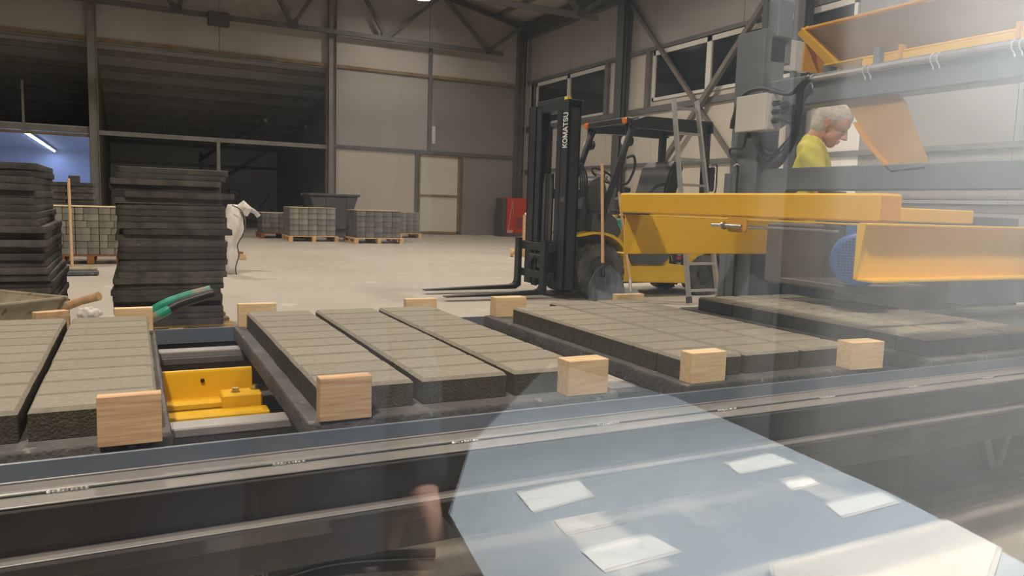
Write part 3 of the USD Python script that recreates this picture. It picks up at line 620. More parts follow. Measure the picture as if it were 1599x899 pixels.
part(yt, 'tension_bolt', join(cyl((1.575, bp[1] - .04, bz), (1.575, bp[1] + .108, bz), .0062, 14), cyl((1.575, bp[1] + .050, bz), (1.575, bp[1] + .060, bz), .0115, 6), cyl((1.575, bp[1] + .045, bz), (1.575, bp[1] + .050, bz), .015, 18)), 'chrome')
part(yt, 'chain_clevis', cyl((1.59, bp[1] - .065, bz), (1.59, bp[1] - .145, bz), .0095, 10, .005), 'chrome')
for k in range(20):
    y = bp[1] - .152 - k * .0196
    if y > .1: part(yt, 'chain_link', cbox((1.585 if k % 2 else 1.587, y - .0105, bz - .0055), (1.595 if k % 2 else 1.593, y + .0105, bz + .004), .002), 'rail_grey')
part(yt, 'side_piece', cbox((1.705, .05, 1.087), (2.158, .075, 1.131), .003), 'yellow_paint')
yc = thing('yellow_channel', 'broad yellow steel channel in front of the blue motor', 'beam', (2.0, -.1, .9))
YC = -.05
part(yc, 'web', cbox((1.492, YC, .922), (3.0, YC + .007, 1.082), .002), 'yellow_paint'); part(yc, 'lower_flange', cbox((1.494, YC - .062, .919), (3.0, YC + .007, .927), .002), 'yellow_paint'); part(yc, 'upper_flange', cbox((1.49, YC - .033, 1.076), (3.0, YC + .007, 1.083), .002), 'yellow_paint')
part(yc, 'end_plate', prism([(YC, .924), (YC + .007, .924), (YC + .007, 1.08), (YC - .02, 1.08)], 1.486, 1.492, 'x'), 'yellow_paint')

# motor and the dark lifting head
mo = thing('electric_motor', 'blue electric motor with grilled fan cover behind the yellow channel', 'motor', (2.15, .5, .9))
mc = at(1341, 405, Y=.45); ma = np.array([-.78, -.62, .05]); ma /= np.linalg.norm(ma); mr = .103
part(mo, 'fan_cover', lathe([(0, .0), (mr * .80, .0), (mr * .95, -.008), (mr, -.022), (mr, -.07), (0, -.07)], mc, ma, 40), 'motor_blue')
part(mo, 'motor_body', lathe([(0, -.07), (mr * .93, -.07), (mr * .93, -.24), (0, -.24)], mc, ma, 32), 'motor_blue')
hx, hy, _ = frame_of(ma); sl = []
for i in range(-7, 8):
    for j in range(-7, 8):
        q = np.array([i * .0115, j * .0108])
        if np.hypot(*q) < mr * .78: sl.append(trimesh.Trimesh(*(lambda bb: (bb.vertices, bb.faces))(bar(mc + hx * (q[0] - .0040) + hy * q[1] + ma * .0004, mc + hx * (q[0] + .0040) + hy * q[1] + ma * .0004, .0056, .0016, ma))))
part(mo, 'grille', join(sl), 'mesh_dark', smooth=False, kind='stuff')
for k in range(12):
    a = k * math.pi / 6; o = mc - ma * .15 + (math.cos(a) * hx + math.sin(a) * hy) * mr * .96
    part(mo, 'cooling_fin', bar(o - ma * -.07, o - ma * .08, .004, .016, math.cos(a) * hx + math.sin(a) * hy), 'motor_blue')
part(mo, 'terminal_box', cbox(mc - ma * .15 + (-.04, -.04, mr * .9), mc - ma * .15 + (.04, .04, mr * .9 + .05), .004), 'motor_blue')
lh = thing('lifting_head', 'dark grey steel lifting head above the rightmost board', 'machine', (2.5, .9, .76))
part(lh, 'gearbox', cbox((2.40, .86, .77), (2.72, 1.20, 1.06), .01), 'beam_dark')
part(lh, 'frame_plate', cbox((2.62, .35, .76), (3.4, .42, 1.06), .004), 'machine_grey'); part(lh, 'back_frame', cbox((2.78, 1.17, .56), (4.4, 1.22, 1.12), .004), 'beam_dark')
part(lh, 'gripper_arm', cbox((2.42, .84, .74), (2.5, .88, .80), .004), 'beam_dark'); part(lh, 'gripper_pad', cbox((2.44, .80, .757), (2.56, .81, .772), .002), 'galvanised')
part(lh, 'cross_tie', cbox((2.62, .40, .95), (2.70, .9, 1.05), .004), 'machine_grey')
part(lh, 'hanger', cbox((2.50, .9, 1.06), (2.58, 1.0, 1.21), .004), 'machine_grey'); part(lh, 'motor_bracket', cbox((2.2, .5, .80), (2.62, .90, .825), .004), 'beam_dark')
mbs = thing('machine_undercarriage', 'dark steel undercarriage of the block machine below the conveyor right end', 'machine', (3.2, .5, 0))
part(mbs, 'side_panel', cbox((2.40, .36, .0), (4.5, .38, .44), .004), 'beam_dark'); part(mbs, 'end_panel', cbox((2.38, .36, .0), (2.40, 1.0, .44), .004), 'beam_dark'); part(mbs, 'base_rail', cbox((2.38, .24, .0), (4.5, .36, .05), .004), 'beam_dark')
for xx in (2.75, 3.3, 3.9): part(mbs, 'brace', bar((xx, .345, .40), (xx + .16, .345, .06), .04, .03, (0, 1, 0)), 'rail_grey'); part(mbs, 'brace', bar((xx + .34, .345, .40), (xx + .20, .345, .06), .04, .03, (0, 1, 0)), 'rail_grey')
pl = thing('switch_panel', 'small white switch panel hung behind the hopper end', 'panel', (4, 2.77, 0))
part(pl, 'panel_body', cbox(at(1224, 108, Y=2.75), at(1257, 68, Y=2.79), .004), 'white_plastic'); part(pl, 'indicator', cbox(at(1228, 92, Y=2.742), at(1232, 76, Y=2.755), .001), 'pine'); 
q = at(1240, 108, Y=2.77); part(pl, 'stand', cbox((q[0] - .02, 2.76, 0), (q[0] + .02, 2.79, q[2] + .02), .003), 'machine_grey')

# ------------------------------------------------------------------ forklift
fk = thing('forklift', 'yellow and black counterweight forklift with lowered forks facing left', 'forklift', (5.3, 6.65, 0))
YN, YF = 6.12, 7.12
MX0, MX1, MZ = 4.20, 4.36, 2.34
def channel(y0, y1, x0, x1, z0, z1, open_dir):
    w = .025
    return join(cbox((x0, y0, z0), (x0 + w, y1, z1), .003), cbox((x1 - w, y0, z0), (x1, y1, z1), .003), cbox((x0, y0 if open_dir > 0 else y1 - w, z0), (x1, y0 + w if open_dir > 0 else y1, z1), .003))
ms = part(fk, 'mast', join(channel(YN, YN + .17, MX0, MX1, .12, MZ, 1), channel(YF - .17, YF, MX0, MX1, .12, MZ, -1)), 'forklift_black')
part(ms, 'inner_mast', join(channel(YN + .175, YN + .30, MX0 + .01, MX1 - .01, .10, MZ - .04, 1), channel(YF - .30, YF - .175, MX0 + .01, MX1 - .01, .10, MZ - .04, -1)), 'forklift_black')
part(ms, 'mast_crossbar', join(cbox((MX0 + .02, YN, MZ - .10), (MX1 + .03, YF, MZ - .0), .008), cbox((MX1 - .02, YN, 1.20), (MX1 + .03, YF, 1.32), .006), cbox((MX1 - .02, YN, .2), (MX1 + .03, YF, .36), .006), cbox((MX0 + .01, YN + .18, MZ - .02), (MX1 - .02, YF - .18, MZ + .05), .01)), 'forklift_black')
part(ms, 'lift_cylinder', cyl((MX1 + .02, YN + .24, .15), (MX1 + .02, YN + .24, 2.1), .032, 14), 'forklift_black'); part(ms, 'lift_cylinder', cyl((MX1 + .02, YF - .24, .15), (MX1 + .02, YF - .24, 2.1), .032, 14), 'forklift_black')
for dy in (-.10, -.07, .07, .10):
    part(ms, 'lift_chain', cbox((MX0 + .02, 6.62 + dy - .009, .6), (MX0 + .035, 6.62 + dy + .009, 1.42 if abs(dy) > .08 else 1.5), .002), 'forklift_grey')
part(ms, 'free_lift_cylinder', cyl((MX0 + .06, 6.62, .4), (MX0 + .06, 6.62, 1.5), .045, 16), 'forklift_black')
for k in range(4):
    y = 6.30 + .05 * k
    part(fk, 'hydraulic_hose', tube(smooth_path([(MX1 + .03, y, 1.56 + .03 * k), (MX1 + .13, y, 1.62 + .03 * k), (MX1 + .22, y, 1.48), (MX1 + .25, y + .02, 1.25), (MX1 + .32, y + .03, 1.0)]), .011, 8), 'cable_black')
tx = meshkit.text_mesh('KOMATSU', .100, .003, bold=True); tx.vertices = tx.vertices * (0.405 / np.ptp(tx.vertices[:, 0]), 1, 1)
v = np.array(tx.vertices); tx.vertices = np.c_[MX0 - v[:, 2] - .0005, YN + .03 + (v[:, 1] - v[:, 1].min()), 1.79 + v[:, 0] - v[:, 0].min()]
part(fk, 'lettering', tx, 'white_print', smooth=False, label='white maker lettering running up the mast')
part(fk, 'mast_sticker', box((MX0 - .002, YN + .04, 1.16), (MX0 + .001, YN + .13, 1.22)), 'forklift_grey'); part(fk, 'mast_reflector', box((MX0 - .002, YN + .06, 2.345), (MX0 + .05, YN + .13, 2.38)), 'sticker_yellow')
ca = part(fk, 'carriage', join(cbox((4.09, YN + .15, .56), (4.16, YF - .02, .66), .006), cbox((4.09, YN + .15, .22), (4.16, YF - .02, .31), .006), *[cbox((4.12, y - .02, .2), (4.20, y + .02, .68), .004) for y in (YN + .30, YN + .42, YF - .30, YF - .42)]), 'forklift_black')
part(ca, 'carriage_roller', join(*[cyl((4.14, y, .44), (4.20, y, .44), .07, 16) for y in (YN + .52, YF - .5)], cbox((4.13, YN + .45, .34), (4.19, YF - .45, .54), .01)), 'forklift_grey')
part(ca, 'side_shift_cylinder', cyl((4.10, YN + .3, .49), (4.10, YF - .35, .49), .032, 14), 'forklift_black'); part(ca, 'carriage_hose', tube(smooth_path([(4.08, 6.62, .5), (4.03, 6.66, .42), (4.05, 6.75, .36), (4.11, 6.78, .45)]), .012, 8), 'cable_black')
for y in (YN + .25, YF - .08):
    pr_ = [(4.09, .70), (4.045, .70), (4.04, .16), (4.02, .115), (3.97, .095), (2.80, .055), (2.80, .045), (4.02, .045), (4.09, .09)]
    part(fk, 'fork', prism(pr_, y - .055, y + .055, 'y'), 'forklift_black')
for y in (YN + .10, YN + .17):
    part(fk, 'tilt_rod', cyl((4.30, y + .12, .50), (4.32, y + .12, .75), .022, 10), 'forklift_grey')

def wheel(c, r, w, side, nl):
    """Tyre with lug blocks, rim and hub; the outer face looks along side * y."""
    cx_, cy_, cz_ = c; T = part(fk, 'wheel', lathe([(r * .60, -w / 2), (r * .80, -w / 2 - .006), (r * .93, -w / 2 + .006), (r * .975, -w / 2 + .03), (r * .975, w / 2 - .03), (r * .93, w / 2 - .006), (r * .80, w / 2 + .006), (r * .60, w / 2)], c, (0, 1, 0), 40), 'rubber')
    lugs = []
    for k in range(nl):
        for s in (-1, 1):
            a = 2 * math.pi * (k + (.5 if s > 0 else 0)) / nl; b = bar((cx_ + math.cos(a) * r * .965, cy_ + s * w * .02, cz_ + math.sin(a) * r * .965), (cx_ + math.cos(a + s * .0) * r * .965, cy_ + s * w * .5, cz_ + math.sin(a) * r * .965), 2 * math.pi * r / nl * .62, r * .07, (math.cos(a), 0, math.sin(a))); lugs.append(b)
    part(T, 'tread_lugs', join(lugs), 'rubber', smooth=False)
    R = part(T, 'rim', lathe([(0, w * .2), (r * .2, w * .22), (r * .22, w * .1), (r * .48, w * .16), (r * .56, w * .46), (r * .61, w * .46), (r * .61, -w * .46), (0, -w * .4)], c, (0, side, 0), 32), 'forklift_grey')
for side, y in ((-1, YN + .09), (1, YF - .09)):
    wheel((4.72, y, .336), .336, .22, side, 18)
for side, y in ((-1, YN + .12), (1, YF - .12)):
    wheel((6.38, y, .270), .270, .17, side, 16)
BO = [(5.06, .20), (6.08, .165), (6.16, .22), (6.40, .58), (6.72, .58), (6.90, .30), (7.04, .30), (7.12, .45), (7.14, 1.02), (7.0, 1.10), (5.55, 1.06), (5.42, .95), (5.36, .60), (5.08, .56)]
part(fk, 'body', prism(Polygon(BO).buffer(-.03).buffer(.03, 5), YN + .06, YF - .06), 'forklift_yellow')
part(fk, 'side_panel', prism(Polygon([(5.09, .21), (6.06, .18), (6.10, .30), (6.02, .40), (5.76, .43), (5.70, .395), (5.2, .40), (5.14, .52), (5.07, .54)]).buffer(-.012).buffer(.012, 3), YN + .035, YN + .07), 'forklift_yellow')
part(fk, 'step_plate', prism([(5.15, .535), (5.20, .42), (5.66, .41), (5.75, .47), (5.80, .56), (5.75, .58), (5.15, .57)], YN + .03, YN + .3), 'forklift_grey')
st = part(fk, 'warning_sticker', box((5.80, YN + .052, .32), (6.04, YN + .0595, .55)), 'sticker_black')
part(st, 'sticker_print', join(box((5.915, YN + .049, .475), (5.985, YN + .053, .515))), 'sticker_red'); part(st, 'sticker_print', join(bar((5.815, YN + .050, .53), (5.845, YN + .050, .46), .004, .012, (0, 1, 0)), bar((5.815, YN + .050, .345), (5.85, YN + .050, .325), .004, .012, (0, 1, 0)), box((5.91, YN + .049, .34), (5.99, YN + .053, .35))), 'sticker_yellow'); part(st, 'sticker_print', join(*[box((5.915, YN + .049, z), (5.985, YN + .053, z + .008)) for z in (.385, .405, .425, .53)]), 'lamp_glass')
part(fk, 'chassis', cbox((4.55, YN + .24, .16), (6.9, YF - .24, .5), .01), 'forklift_black')
fe = [(4.40, .755), (4.46, .79), (4.60, .815), (4.74, .815), (4.88, .785), (5.0, .72), (5.08, .63), (5.08, .57), (4.98, .685), (4.86, .755), (4.74, .785), (4.60, .787), (4.47, .765)]
part(fk, 'fender', prism(fe, YN + .0, YN + .25), 'forklift_yellow'); part(fk, 'fender', prism(fe, YF - .25, YF), 'forklift_yellow')
part(fk, 'front_cowl', prism([(4.56, .50), (4.52, .85), (4.60, 1.20), (4.72, 1.44), (4.86, 1.50), (4.92, 1.36), (4.98, .98), (5.10, .80), (5.10, .55), (5.36, .52), (5.36, .5)], YN + .26, YF - .2), 'forklift_grey')
part(fk, 'cowl_side', prism([(4.62, .80), (4.64, 1.02), (4.86, 1.05), (4.98, .98), (5.06, .82), (5.02, .74), (4.88, .80)], YN + .10, YN + .27), 'forklift_grey'); part(fk, 'tank_cap', cyl((5.06, YN + .08, .92), (5.06, YN + .2, .92), .06, 16), 'teal_paint')
part(fk, 'dashboard', cbox((4.70, YN + .3, 1.30), (4.86, YF - .25, 1.40), .02), 'forklift_black')
part(fk, 'steering_column', cyl((4.86, 6.62, 1.25), (5.02, 6.62, 1.50), .03, 12), 'forklift_black')
sw = trimesh.creation.torus(.165, .014, major_sections=32, minor_sections=10); rot(sw, 32, (0, 1, 0)); sw.apply_translation((5.03, 6.62, 1.51)); sp = [bar((5.03, 6.62, 1.505), (5.03 + .14 * math.cos(a) * .85, 6.62 + .16 * math.sin(a), 1.505 - .16 * math.cos(a) * .53), .02, .008) for a in (0, 2.1, 4.2)]
part(fk, 'steering_wheel', join(sw, sp), 'forklift_black'); part(fk, 'lever', join(*[cyl((4.86, 6.38 + .05 * k, 1.36), (4.93, 6.38 + .05 * k, 1.5), .008, 8) for k in range(3)]), 'cable_black')
part(fk, 'seat_base', prism(Polygon([(5.42, 1.06), (5.98, 1.06), (5.98, 1.18), (5.88, 1.26), (5.50, 1.30), (5.40, 1.22)]).buffer(-.03).buffer(.03, 5), 6.36, 6.90), 'forklift_grey')
sb = Polygon([(5.80, 1.18), (5.92, 1.18), (6.06, 1.64), (6.03, 1.72), (5.94, 1.74), (5.86, 1.66), (5.76, 1.30)]).buffer(-.04).buffer(.04, 5)
part(fk, 'seat_back', prism(sb, 6.34, 6.92), 'forklift_grey'); part(fk, 'seat_bolster', join(prism(sb.buffer(-.02), 6.30, 6.345), prism(sb.buffer(-.02), 6.915, 6.96)), 'forklift_black')
part(fk, 'armrest', tube(smooth_path([(5.50, 6.30, 1.28), (5.62, 6.28, 1.40), (5.80, 6.28, 1.44)]), .02, 8), 'forklift_black'); part(fk, 'seat_hood', cbox((5.38, YN + .15, 1.02), (6.9, YF - .15, 1.10), .03), 'forklift_black')
for y in (YN + .05, YF - .05):
    part(fk, 'front_pillar', tube(smooth_path([(5.28, y, 2.17), (5.16, y, 2.13), (5.08, y, 1.98), (4.94, y, 1.58), (4.80, y, 1.18), (4.74, y, .95)]), .042, 10), 'forklift_black')
    part(fk, 'rear_pillar', cbox((6.24, y - .045, 1.05), (6.33, y + .045, 2.22), .015), 'forklift_black')
    part(fk, 'roof_rail', prism(Polygon([(5.06, 2.16), (5.20, 2.20), (5.30, 2.235), (6.34, 2.245), (6.36, 2.10), (6.20, 2.085), (5.34, 2.09), (5.2, 2.08)]).buffer(-.015).buffer(.015, 4), y - .045, y + .045), 'forklift_black')
part(fk, 'roof_front_bar', cbox((5.02, YN + .02, 2.14), (5.12, YF - .02, 2.21), .015), 'forklift_black'); part(fk, 'roof_rear_bar', cbox((6.26, YN + .05, 2.12), (6.36, YF - .05, 2.23), .015), 'forklift_black')
for k in range(8):
    part(fk, 'roof_slat', cbox((5.22 + k * .13, YN + .08, 2.18), (5.255 + k * .13, YF - .08, 2.225), .006), 'forklift_black')
part(fk, 'grab_handle', tube(smooth_path([(5.03, YN + .0, 1.72), (5.12, YN - .01, 1.74), (5.14, YN - .01, 1.60), (5.05, YN - .01, 1.42), (4.95, YN + .0, 1.40)]), .016, 8), 'forklift_black')
part(fk, 'mirror', cbox((5.02, YN - .02, 1.30), (5.10, YN + .03, 1.37), .015), 'forklift_black')
for y, n in ((YN + .02, 0), (YF - .12, 1)):
    part(fk, 'indicator', cbox((4.985, y + .0, 2.125), (5.03, y + .075, 2.20), .015), 'amber')
    h = part(fk, 'headlamp', lathe([(0, 0), (.06, .0), (.075, .04), (.06, .10), (0, .10)], (5.06, y + .10, 1.93), (1, 0, 0), 20), 'forklift_black'); part(h, 'headlamp_lens', cyl((5.052, y + .10, 1.93), (5.06, y + .10, 1.93), .058, 20), 'lamp_glass')
    part(fk, 'headlamp_bracket', bar((5.09, y + .1, 2.0), (5.09, y + .1, 2.15), .03, .03), 'forklift_black')
tl = part(fk, 'tail_lamp', cbox((6.33, YN - .03, 1.36), (6.40, YN + .07, 1.68), .015), 'forklift_black'); part(tl, 'tail_lens', join(*[cbox((6.38, YN - .02, 1.40 + .09 * k), (6.41, YN + .06, 1.47 + .09 * k), .01) for k in range(3)]), 'red_lens')
part(fk, 'tail_guard', tube(smooth_path([(6.36, YN - .0, 1.70), (6.44, YN - .0, 1.70), (6.45, YN, 1.55), (6.45, YN, 1.40), (6.42, YN, 1.33), (6.36, YN, 1.33)]), .009, 6), 'forklift_black')

# ladder, shovels
ld = thing('ladder', 'aluminium ladder leaning against the near side of the forklift', 'ladder', (5.4, 5.5, 0))
tl_, tr_ = at(1052, 154, Y=6.02), at(1088, 158, Y=6.02); bl_, br_ = at(1076, 470, Y=5.42), at(1122, 470, Y=5.42)
tr_ = tr_ + (0, -.0, 0); zb = 0.02
def down(a, b): 
    k = (a[2] - zb) / (a[2] - b[2]); return a + (b - a) * k
bl_, br_ = down(tl_, bl_), down(tr_, br_)
for a, b in ((tl_, bl_), (tr_, br_)):
    part(ld, 'stile', bar(a, b, .028, .062, (0, 1, .1)), 'aluminium'); part(ld, 'foot', bar(b + (a - b) * .0, b + (a - b) * .03, .036, .07, (0, 1, .1)), 'forklift_grey')
for k in range(8):
    q = .045 + k * .128; a, b = tl_ + (bl_ - tl_) * q, tr_ + (br_ - tr_) * q
    part(ld, 'rung', bar(a, b, .030, .030, (0, 0, 1)), 'aluminium')

sh = thing('scoop_shovel', 'wide dark plastic scoop shovel with wooden handle leaning on front wheel', 'shovel', (4.3, 5.6, 0))
h0, h1 = at(940, 256, Y=6.02), at(941, 418, Y=5.62)
part(sh, 'handle', tube([h0, (h0 + h1) / 2, h1], .019, 10), 'handle_wood')
# scoop blade: a dished sheet
N, Mv = 13, 12; vs = []; cB = at(946, 418, Y=5.60); dB = at(946, 476, Y=5.44)
for i in range(N):
    for j in range(Mv):
        s = i / (N - 1) * 2 - 1; t = j / (Mv - 1); wv = .25 * (1 - (1 - t) ** 4 * .75) * (1.0 + .02 * t); ctr = cB + (dB - cB) * t
        vs.append(ctr + np.array([s * wv * .84, s * wv * -.18 + .09 * (1 - s * s) * (0.3 + .7 * (1 - abs(2 * t - 1))) - .02, .025 * (s * s) * (1 - t)]))
vs = np.array(vs); fs = []
for i in range(N - 1):
    for j in range(Mv - 1):
        a = i * Mv + j; fs += [[a, a + Mv, a + Mv + 1], [a, a + Mv + 1, a + 1]]
fs = np.array(fs); back = vs + (0, .006, .002); nv = len(vs); edge = [i * Mv for i in range(N)] + [(N - 1) * Mv + j for j in range(1, Mv)] + [i * Mv + Mv - 1 for i in range(N - 2, -1, -1)] + [j for j in range(Mv - 2, 0, -1)]
ef = []
for a, b in zip(edge, edge[1:] + edge[:1]): ef += [[a, b, nv + b], [a, nv + b, nv + a]]
part(sh, 'blade', trimesh.Trimesh(np.vstack([vs, back]), np.vstack([fs, fs[:, ::-1] + nv, ef]), process=False), 'shovel_blue', smooth=60)
part(sh, 'socket', tube([h1 + (h0 - h1) * .04, h1 - (h0 - h1) * .08], .028, 10), 'black_plastic'); part(sh, 'blade_rib', tube([vs[a] for a in [(N - 1) * 0 + 0] + edge[1:N]], .007, 6), 'black_plastic')
s2 = thing('spade', 'spade with pale handle leaning behind the yellow beam end', 'spade', (4.7, 5.6, 0))
a, b = at(966, 300, Y=6.03), at(984, 440, Y=5.55)
part(s2, 'handle', tube([a, (a + b) / 2, b], .017, 10), 'handle_wood'); c = at(986, 474, Y=5.42); part(s2, 'socket', tube([b + (a - b) * .03, b, b + (c - b) * .5], [.02, .02, .014], 10), 'galvanised')
part(s2, 'blade', trimesh.convex.convex_hull(np.array([b + (c - b) * t + np.array([s * w, y, 0]) for t, w in ((.30, .06), (.45, .11), (1.0, .11), (1.12, .06)) for s in (-1, 1) for y in (0, .006)])), 'galvanised')

# ------------------------------------------------------------------ board stacks on the left
def pallet(label, x0, x1, y0, y1, z=0, m='pallet_wood', group=None, nblk=3):
    t = thing('pallet', label, 'pallet', ((x0 + x1) / 2, (y0 + y1) / 2, z), group=group)
    w = x1 - x0; d = y1 - y0; n = 5
    for k in range(n):
        yy = y0 + (d - .1) * k / (n - 1); part(t, 'deck_plank', cbox((x0, yy, z + .122), (x1, yy + .1, z + .144), .003), m)
    for k in range(nblk):
        xx = x0 + (w - .1) * k / (nblk - 1)
        part(t, 'stringer_plank', cbox((xx, y0, z + .10), (xx + .1, y1, z + .122), .003), m); part(t, 'bottom_plank', cbox((xx, y0, z), (xx + .1, y1, z + .022), .003), m)
        for yy in (y0, (y0 + y1) / 2 - .07, y1 - .14):
            part(t, 'block', cbox((xx, yy, z + .022), (xx + .1, yy + .14, z + .10), .003), m)
    return t

def board_stack(cx_, y0, n, w, d, zs, name, rs, lean, shifts, label):
    rr = random.Random(rs); z = zs
    for k in range(n):
        h = .043 + rr.uniform(-.002, .002); sx, rz = shifts(k, n, rr)
        b = rough_board((cx_ - w / 2 + sx, y0 + rr.uniform(-.03, .03), z), (cx_ + w / 2 + sx, y0 + d, z + h), rs * 50 + k, .004)
        c = np.array([cx_ + sx, y0 + d / 2, z]); rot(b, rz, (0, 0, 1), c)
        single('production_board', f'dark worn production board, {ORD[n - k]} from the top of {label}', 'board', b, 'board_stack', group=f'production boards in the {label}', base=c)
        z += h + .0006
def sh2(k, n, rr):
    q = n - 1 - k                                                    # counted from the top
    out = {0: .015, 1: -.005, 2: -.045, 3: -.04, 4: .045, 5: -.03, 7: -.01, 10: .04, 11: -.015}.get(q, rr.uniform(-.012, .012)) - (.02 if q > 15 else 0)
    return out, rr.uniform(-.8, .8) + (-1.8 if q > 18 else 0)
pallet('dusty wooden pallet under the tall stack of boards', -.46, .34, 4.5, 5.7, m='pallet_wood')
board_stack(-.065, 4.5, 26, .735, 1.2, .146, 'st', 2, 0, sh2, 'tall stack behind the teal handles')
def sh1(k, n, rr):
    q = n - 1 - k
    return (rr.uniform(-.01, .01) - .02 + (.0 if q < 9 else .05 if q < 16 else .075)), rr.uniform(-.8, .8)
p1 = at(62, 300, Y=4.0)[0]
pallet('wooden pallet under the stack of boards at left edge', p1 - .78, p1 + .06, 4.0, 5.2, m='pallet_wood')
board_stack(p1 - .735 / 2, 4.0, 26, .735, 1.2, .146, 's1', 9, 0, sh1, 'board stack at the left edge')
# pallet of blocks near the broom
def block_load(x0, x1, y0, z0, nx, nz, ny, bh, bd, m, label, group, left=True, seed=1, bond=False):
    """The blocks of a palletised load: front row, left side and top, each a thing."""
    rr = random.Random(seed); w = (x1 - x0) / nx
    for k in range(nz):
        cuts = []
        for i in range(nx + 1):
            cuts.append(x0 + i * w + (rr.choice((0, 0, -.28, .28)) * w if bond and i % 2 and i < nx else 0))
        for j in range(ny):
            for i in range(nx):
                if j and k < nz - 1 and not (left and i == 0): continue
                g = .010 if i % 2 == 0 else .003; row = f'{ORD[nz - k]} row from top'
                lb = f'{label}, {row}, {ORD[i + 1]} from left' if j == 0 else f'{label}, top layer, {ORD[j + 1]} back, {ORD[i + 1]} from left' if k == nz - 1 else f'{label}, left side, {row}, {ORD[j + 1]} back'
                b = cbox((cuts[i] + g * .5, y0 + j * bd + rr.uniform(0, .014), z0 + k * bh), (cuts[i + 1] - .0025, y0 + (j + 1) * bd - .004, z0 + (k + 1) * bh - .003), .006)
                single('concrete_block', lb, 'block', b, m, group=group, smooth=False)
    single('cover_sheet', f'pale dusty sheet lying on top of the {group}', 'sheet', cbox((x0, y0 - .005, z0 + nz * bh), (x1, y0 + ny * bd, z0 + nz * bh + .012), .003), 'block_top')
PY = 11.6
xl, xr = at(60, 400, Y=PY)[0] - .16, at(60, 400, Y=PY)[0] + 1.12
pallet('reddish pallet under the grey blocks behind the broom', xl, xr, PY, PY + 1.0, m='pallet_red', nblk=4)
block_load(xl + .0, xr - .0, PY + .01, .145, 8, 7, 4, .1035, .24, 'block_grey', 'grey block behind the broom', 'grey concrete blocks behind the broom', seed=4, bond=True)
# dark boards with spacers further back
r4 = random.Random(11); PY2 = 14.5; xq = at(60, 300, Y=PY2)[0]; xw = at(147, 300, Y=PY2)[0]; zt2 = at(100, 284, Y=PY2)[2]
pallet('wooden pallet under the far board rack on the left', xq - .5, xw, PY2, PY2 + 1.1, m='pallet_wood')
nlay = 9; hl = (zt2 - .146) / nlay
for k in range(nlay):
    z = .146 + k * hl
    single('production_board', f'dark board in far spaced rack on the left, {ORD[nlay - k]} from top', 'board', rough_board((xq - .5, PY2, z + hl - .06), (xw, PY2 + 1.0, z + hl), 900 + k), 'board_stack', group='dark boards in the far spaced rack')
    bw = (xw - xq + .46) / 3
    for i, xx in enumerate((xq - .46, xq - .46 + bw, xq - .46 + 2 * bw)):
        single('block_row', f'row of dark blocks on far rack, layer {ORD[nlay - k]} from top, ' + ('left', 'middle', 'right')[i], 'block', cbox((xx, PY2 + .04, z), (xx + bw - .012, PY2 + .9, z + hl - .06), .006), 'block_dark', group='rows of dark blocks in the far rack')
bxp = at(110, 283, Y=PY2)
single('plastic_box', 'small dark box standing on the far spaced rack of boards', 'box', cbox((bxp[0] - .05, PY2 + .3, zt2), (bxp[0] + .13, PY2 + .5, zt2 + .13), .01), 'steel_dark')

# broom
bm = thing('broom', 'wide push broom with pale wooden handle standing before the blocks', 'broom', (-1, 9.8, 0))
a, b = at(107, 279, Y=10.4), at(113, 424, Y=9.86)
part(bm, 'handle', tube([a, (a + b) / 2, b], .019, 10), 'handle_wood')
q0, q1 = at(82, 428, Y=9.85), at(152, 426, Y=9.80)
part(bm, 'head', cbox((q0[0], 9.80, .075), (q1[0], 9.88, .11), .01), 'cement_dust')
bs = part(bm, 'bristles', cbox((q0[0] + .01, 9.79, 0.0), (q1[0] + .02, 9.89, .075), .02), 'shovel_blue', kind='stuff')

# white bag behind the tall stack
wbg = thing('plastic_bag', 'tall white plastic sack tied at the top with a drooping end', 'bag', (1.1, 9.9, 0))
rings = [(430, 354, 368, .10), (418, 350, 370, .13), (400, 348, 372, .13), (388, 350, 370, .11), (378, 346, 371, .12), (360, 348, 380, .14), (340, 350, 379, .13), (325, 354, 374, .09), (319, 356, 370, .04)]
vv = []; NN = 20; rr = random.Random(5)
for y, xa_, xb_, dp in rings:
    a, b = at(xa_, y, Y=9.9), at(xb_, y, Y=9.9); c = (a + b) / 2; hw = (b[0] - a[0]) / 2
    for k in range(NN):
        an = 2 * math.pi * k / NN; q = 1 + .07 * math.sin(5 * an + y) + rr.uniform(-.02, .02); vv.append((c[0] + hw * q * math.cos(an), 9.9 + dp * 1.3 * q * math.sin(an), max(c[2], .0)))
vv = np.array(vv); nr = len(rings); ff = []
for i in range(nr - 1):
    for k in range(NN):
        j = (k + 1) % NN; ff += [[i * NN + k, i * NN + j, (i + 1) * NN + j], [i * NN + k, (i + 1) * NN + j, (i + 1) * NN + k]]
vv = np.vstack([vv, vv[:NN].mean(0), vv[-NN:].mean(0)])
for k in range(NN):
    j = (k + 1) % NN; ff += [[nr * NN, j, k], [nr * NN + 1, (nr - 1) * NN + k, (nr - 1) * NN + j]]
bag = trimesh.Trimesh(vv, np.array(ff), process=False); bag.fix_normals(); part(wbg, 'sack', bag, 'bag_white', smooth=True)
part(wbg, 'knot', tube([at(372, 326, Y=9.85), at(380, 322, Y=9.85), at(386, 327, Y=9.84), at(382, 336, Y=9.83)], [.05, .09, .08, .04], 10), 'bag_white'); part(wbg, 'tied_end', tube(smooth_path([at(385, 325, Y=9.84), at(393, 328, Y=9.83), at(400, 333, Y=9.83), at(404, 338, Y=9.83)]), [.025, .035, .03, .035], 8), 'clear_film')
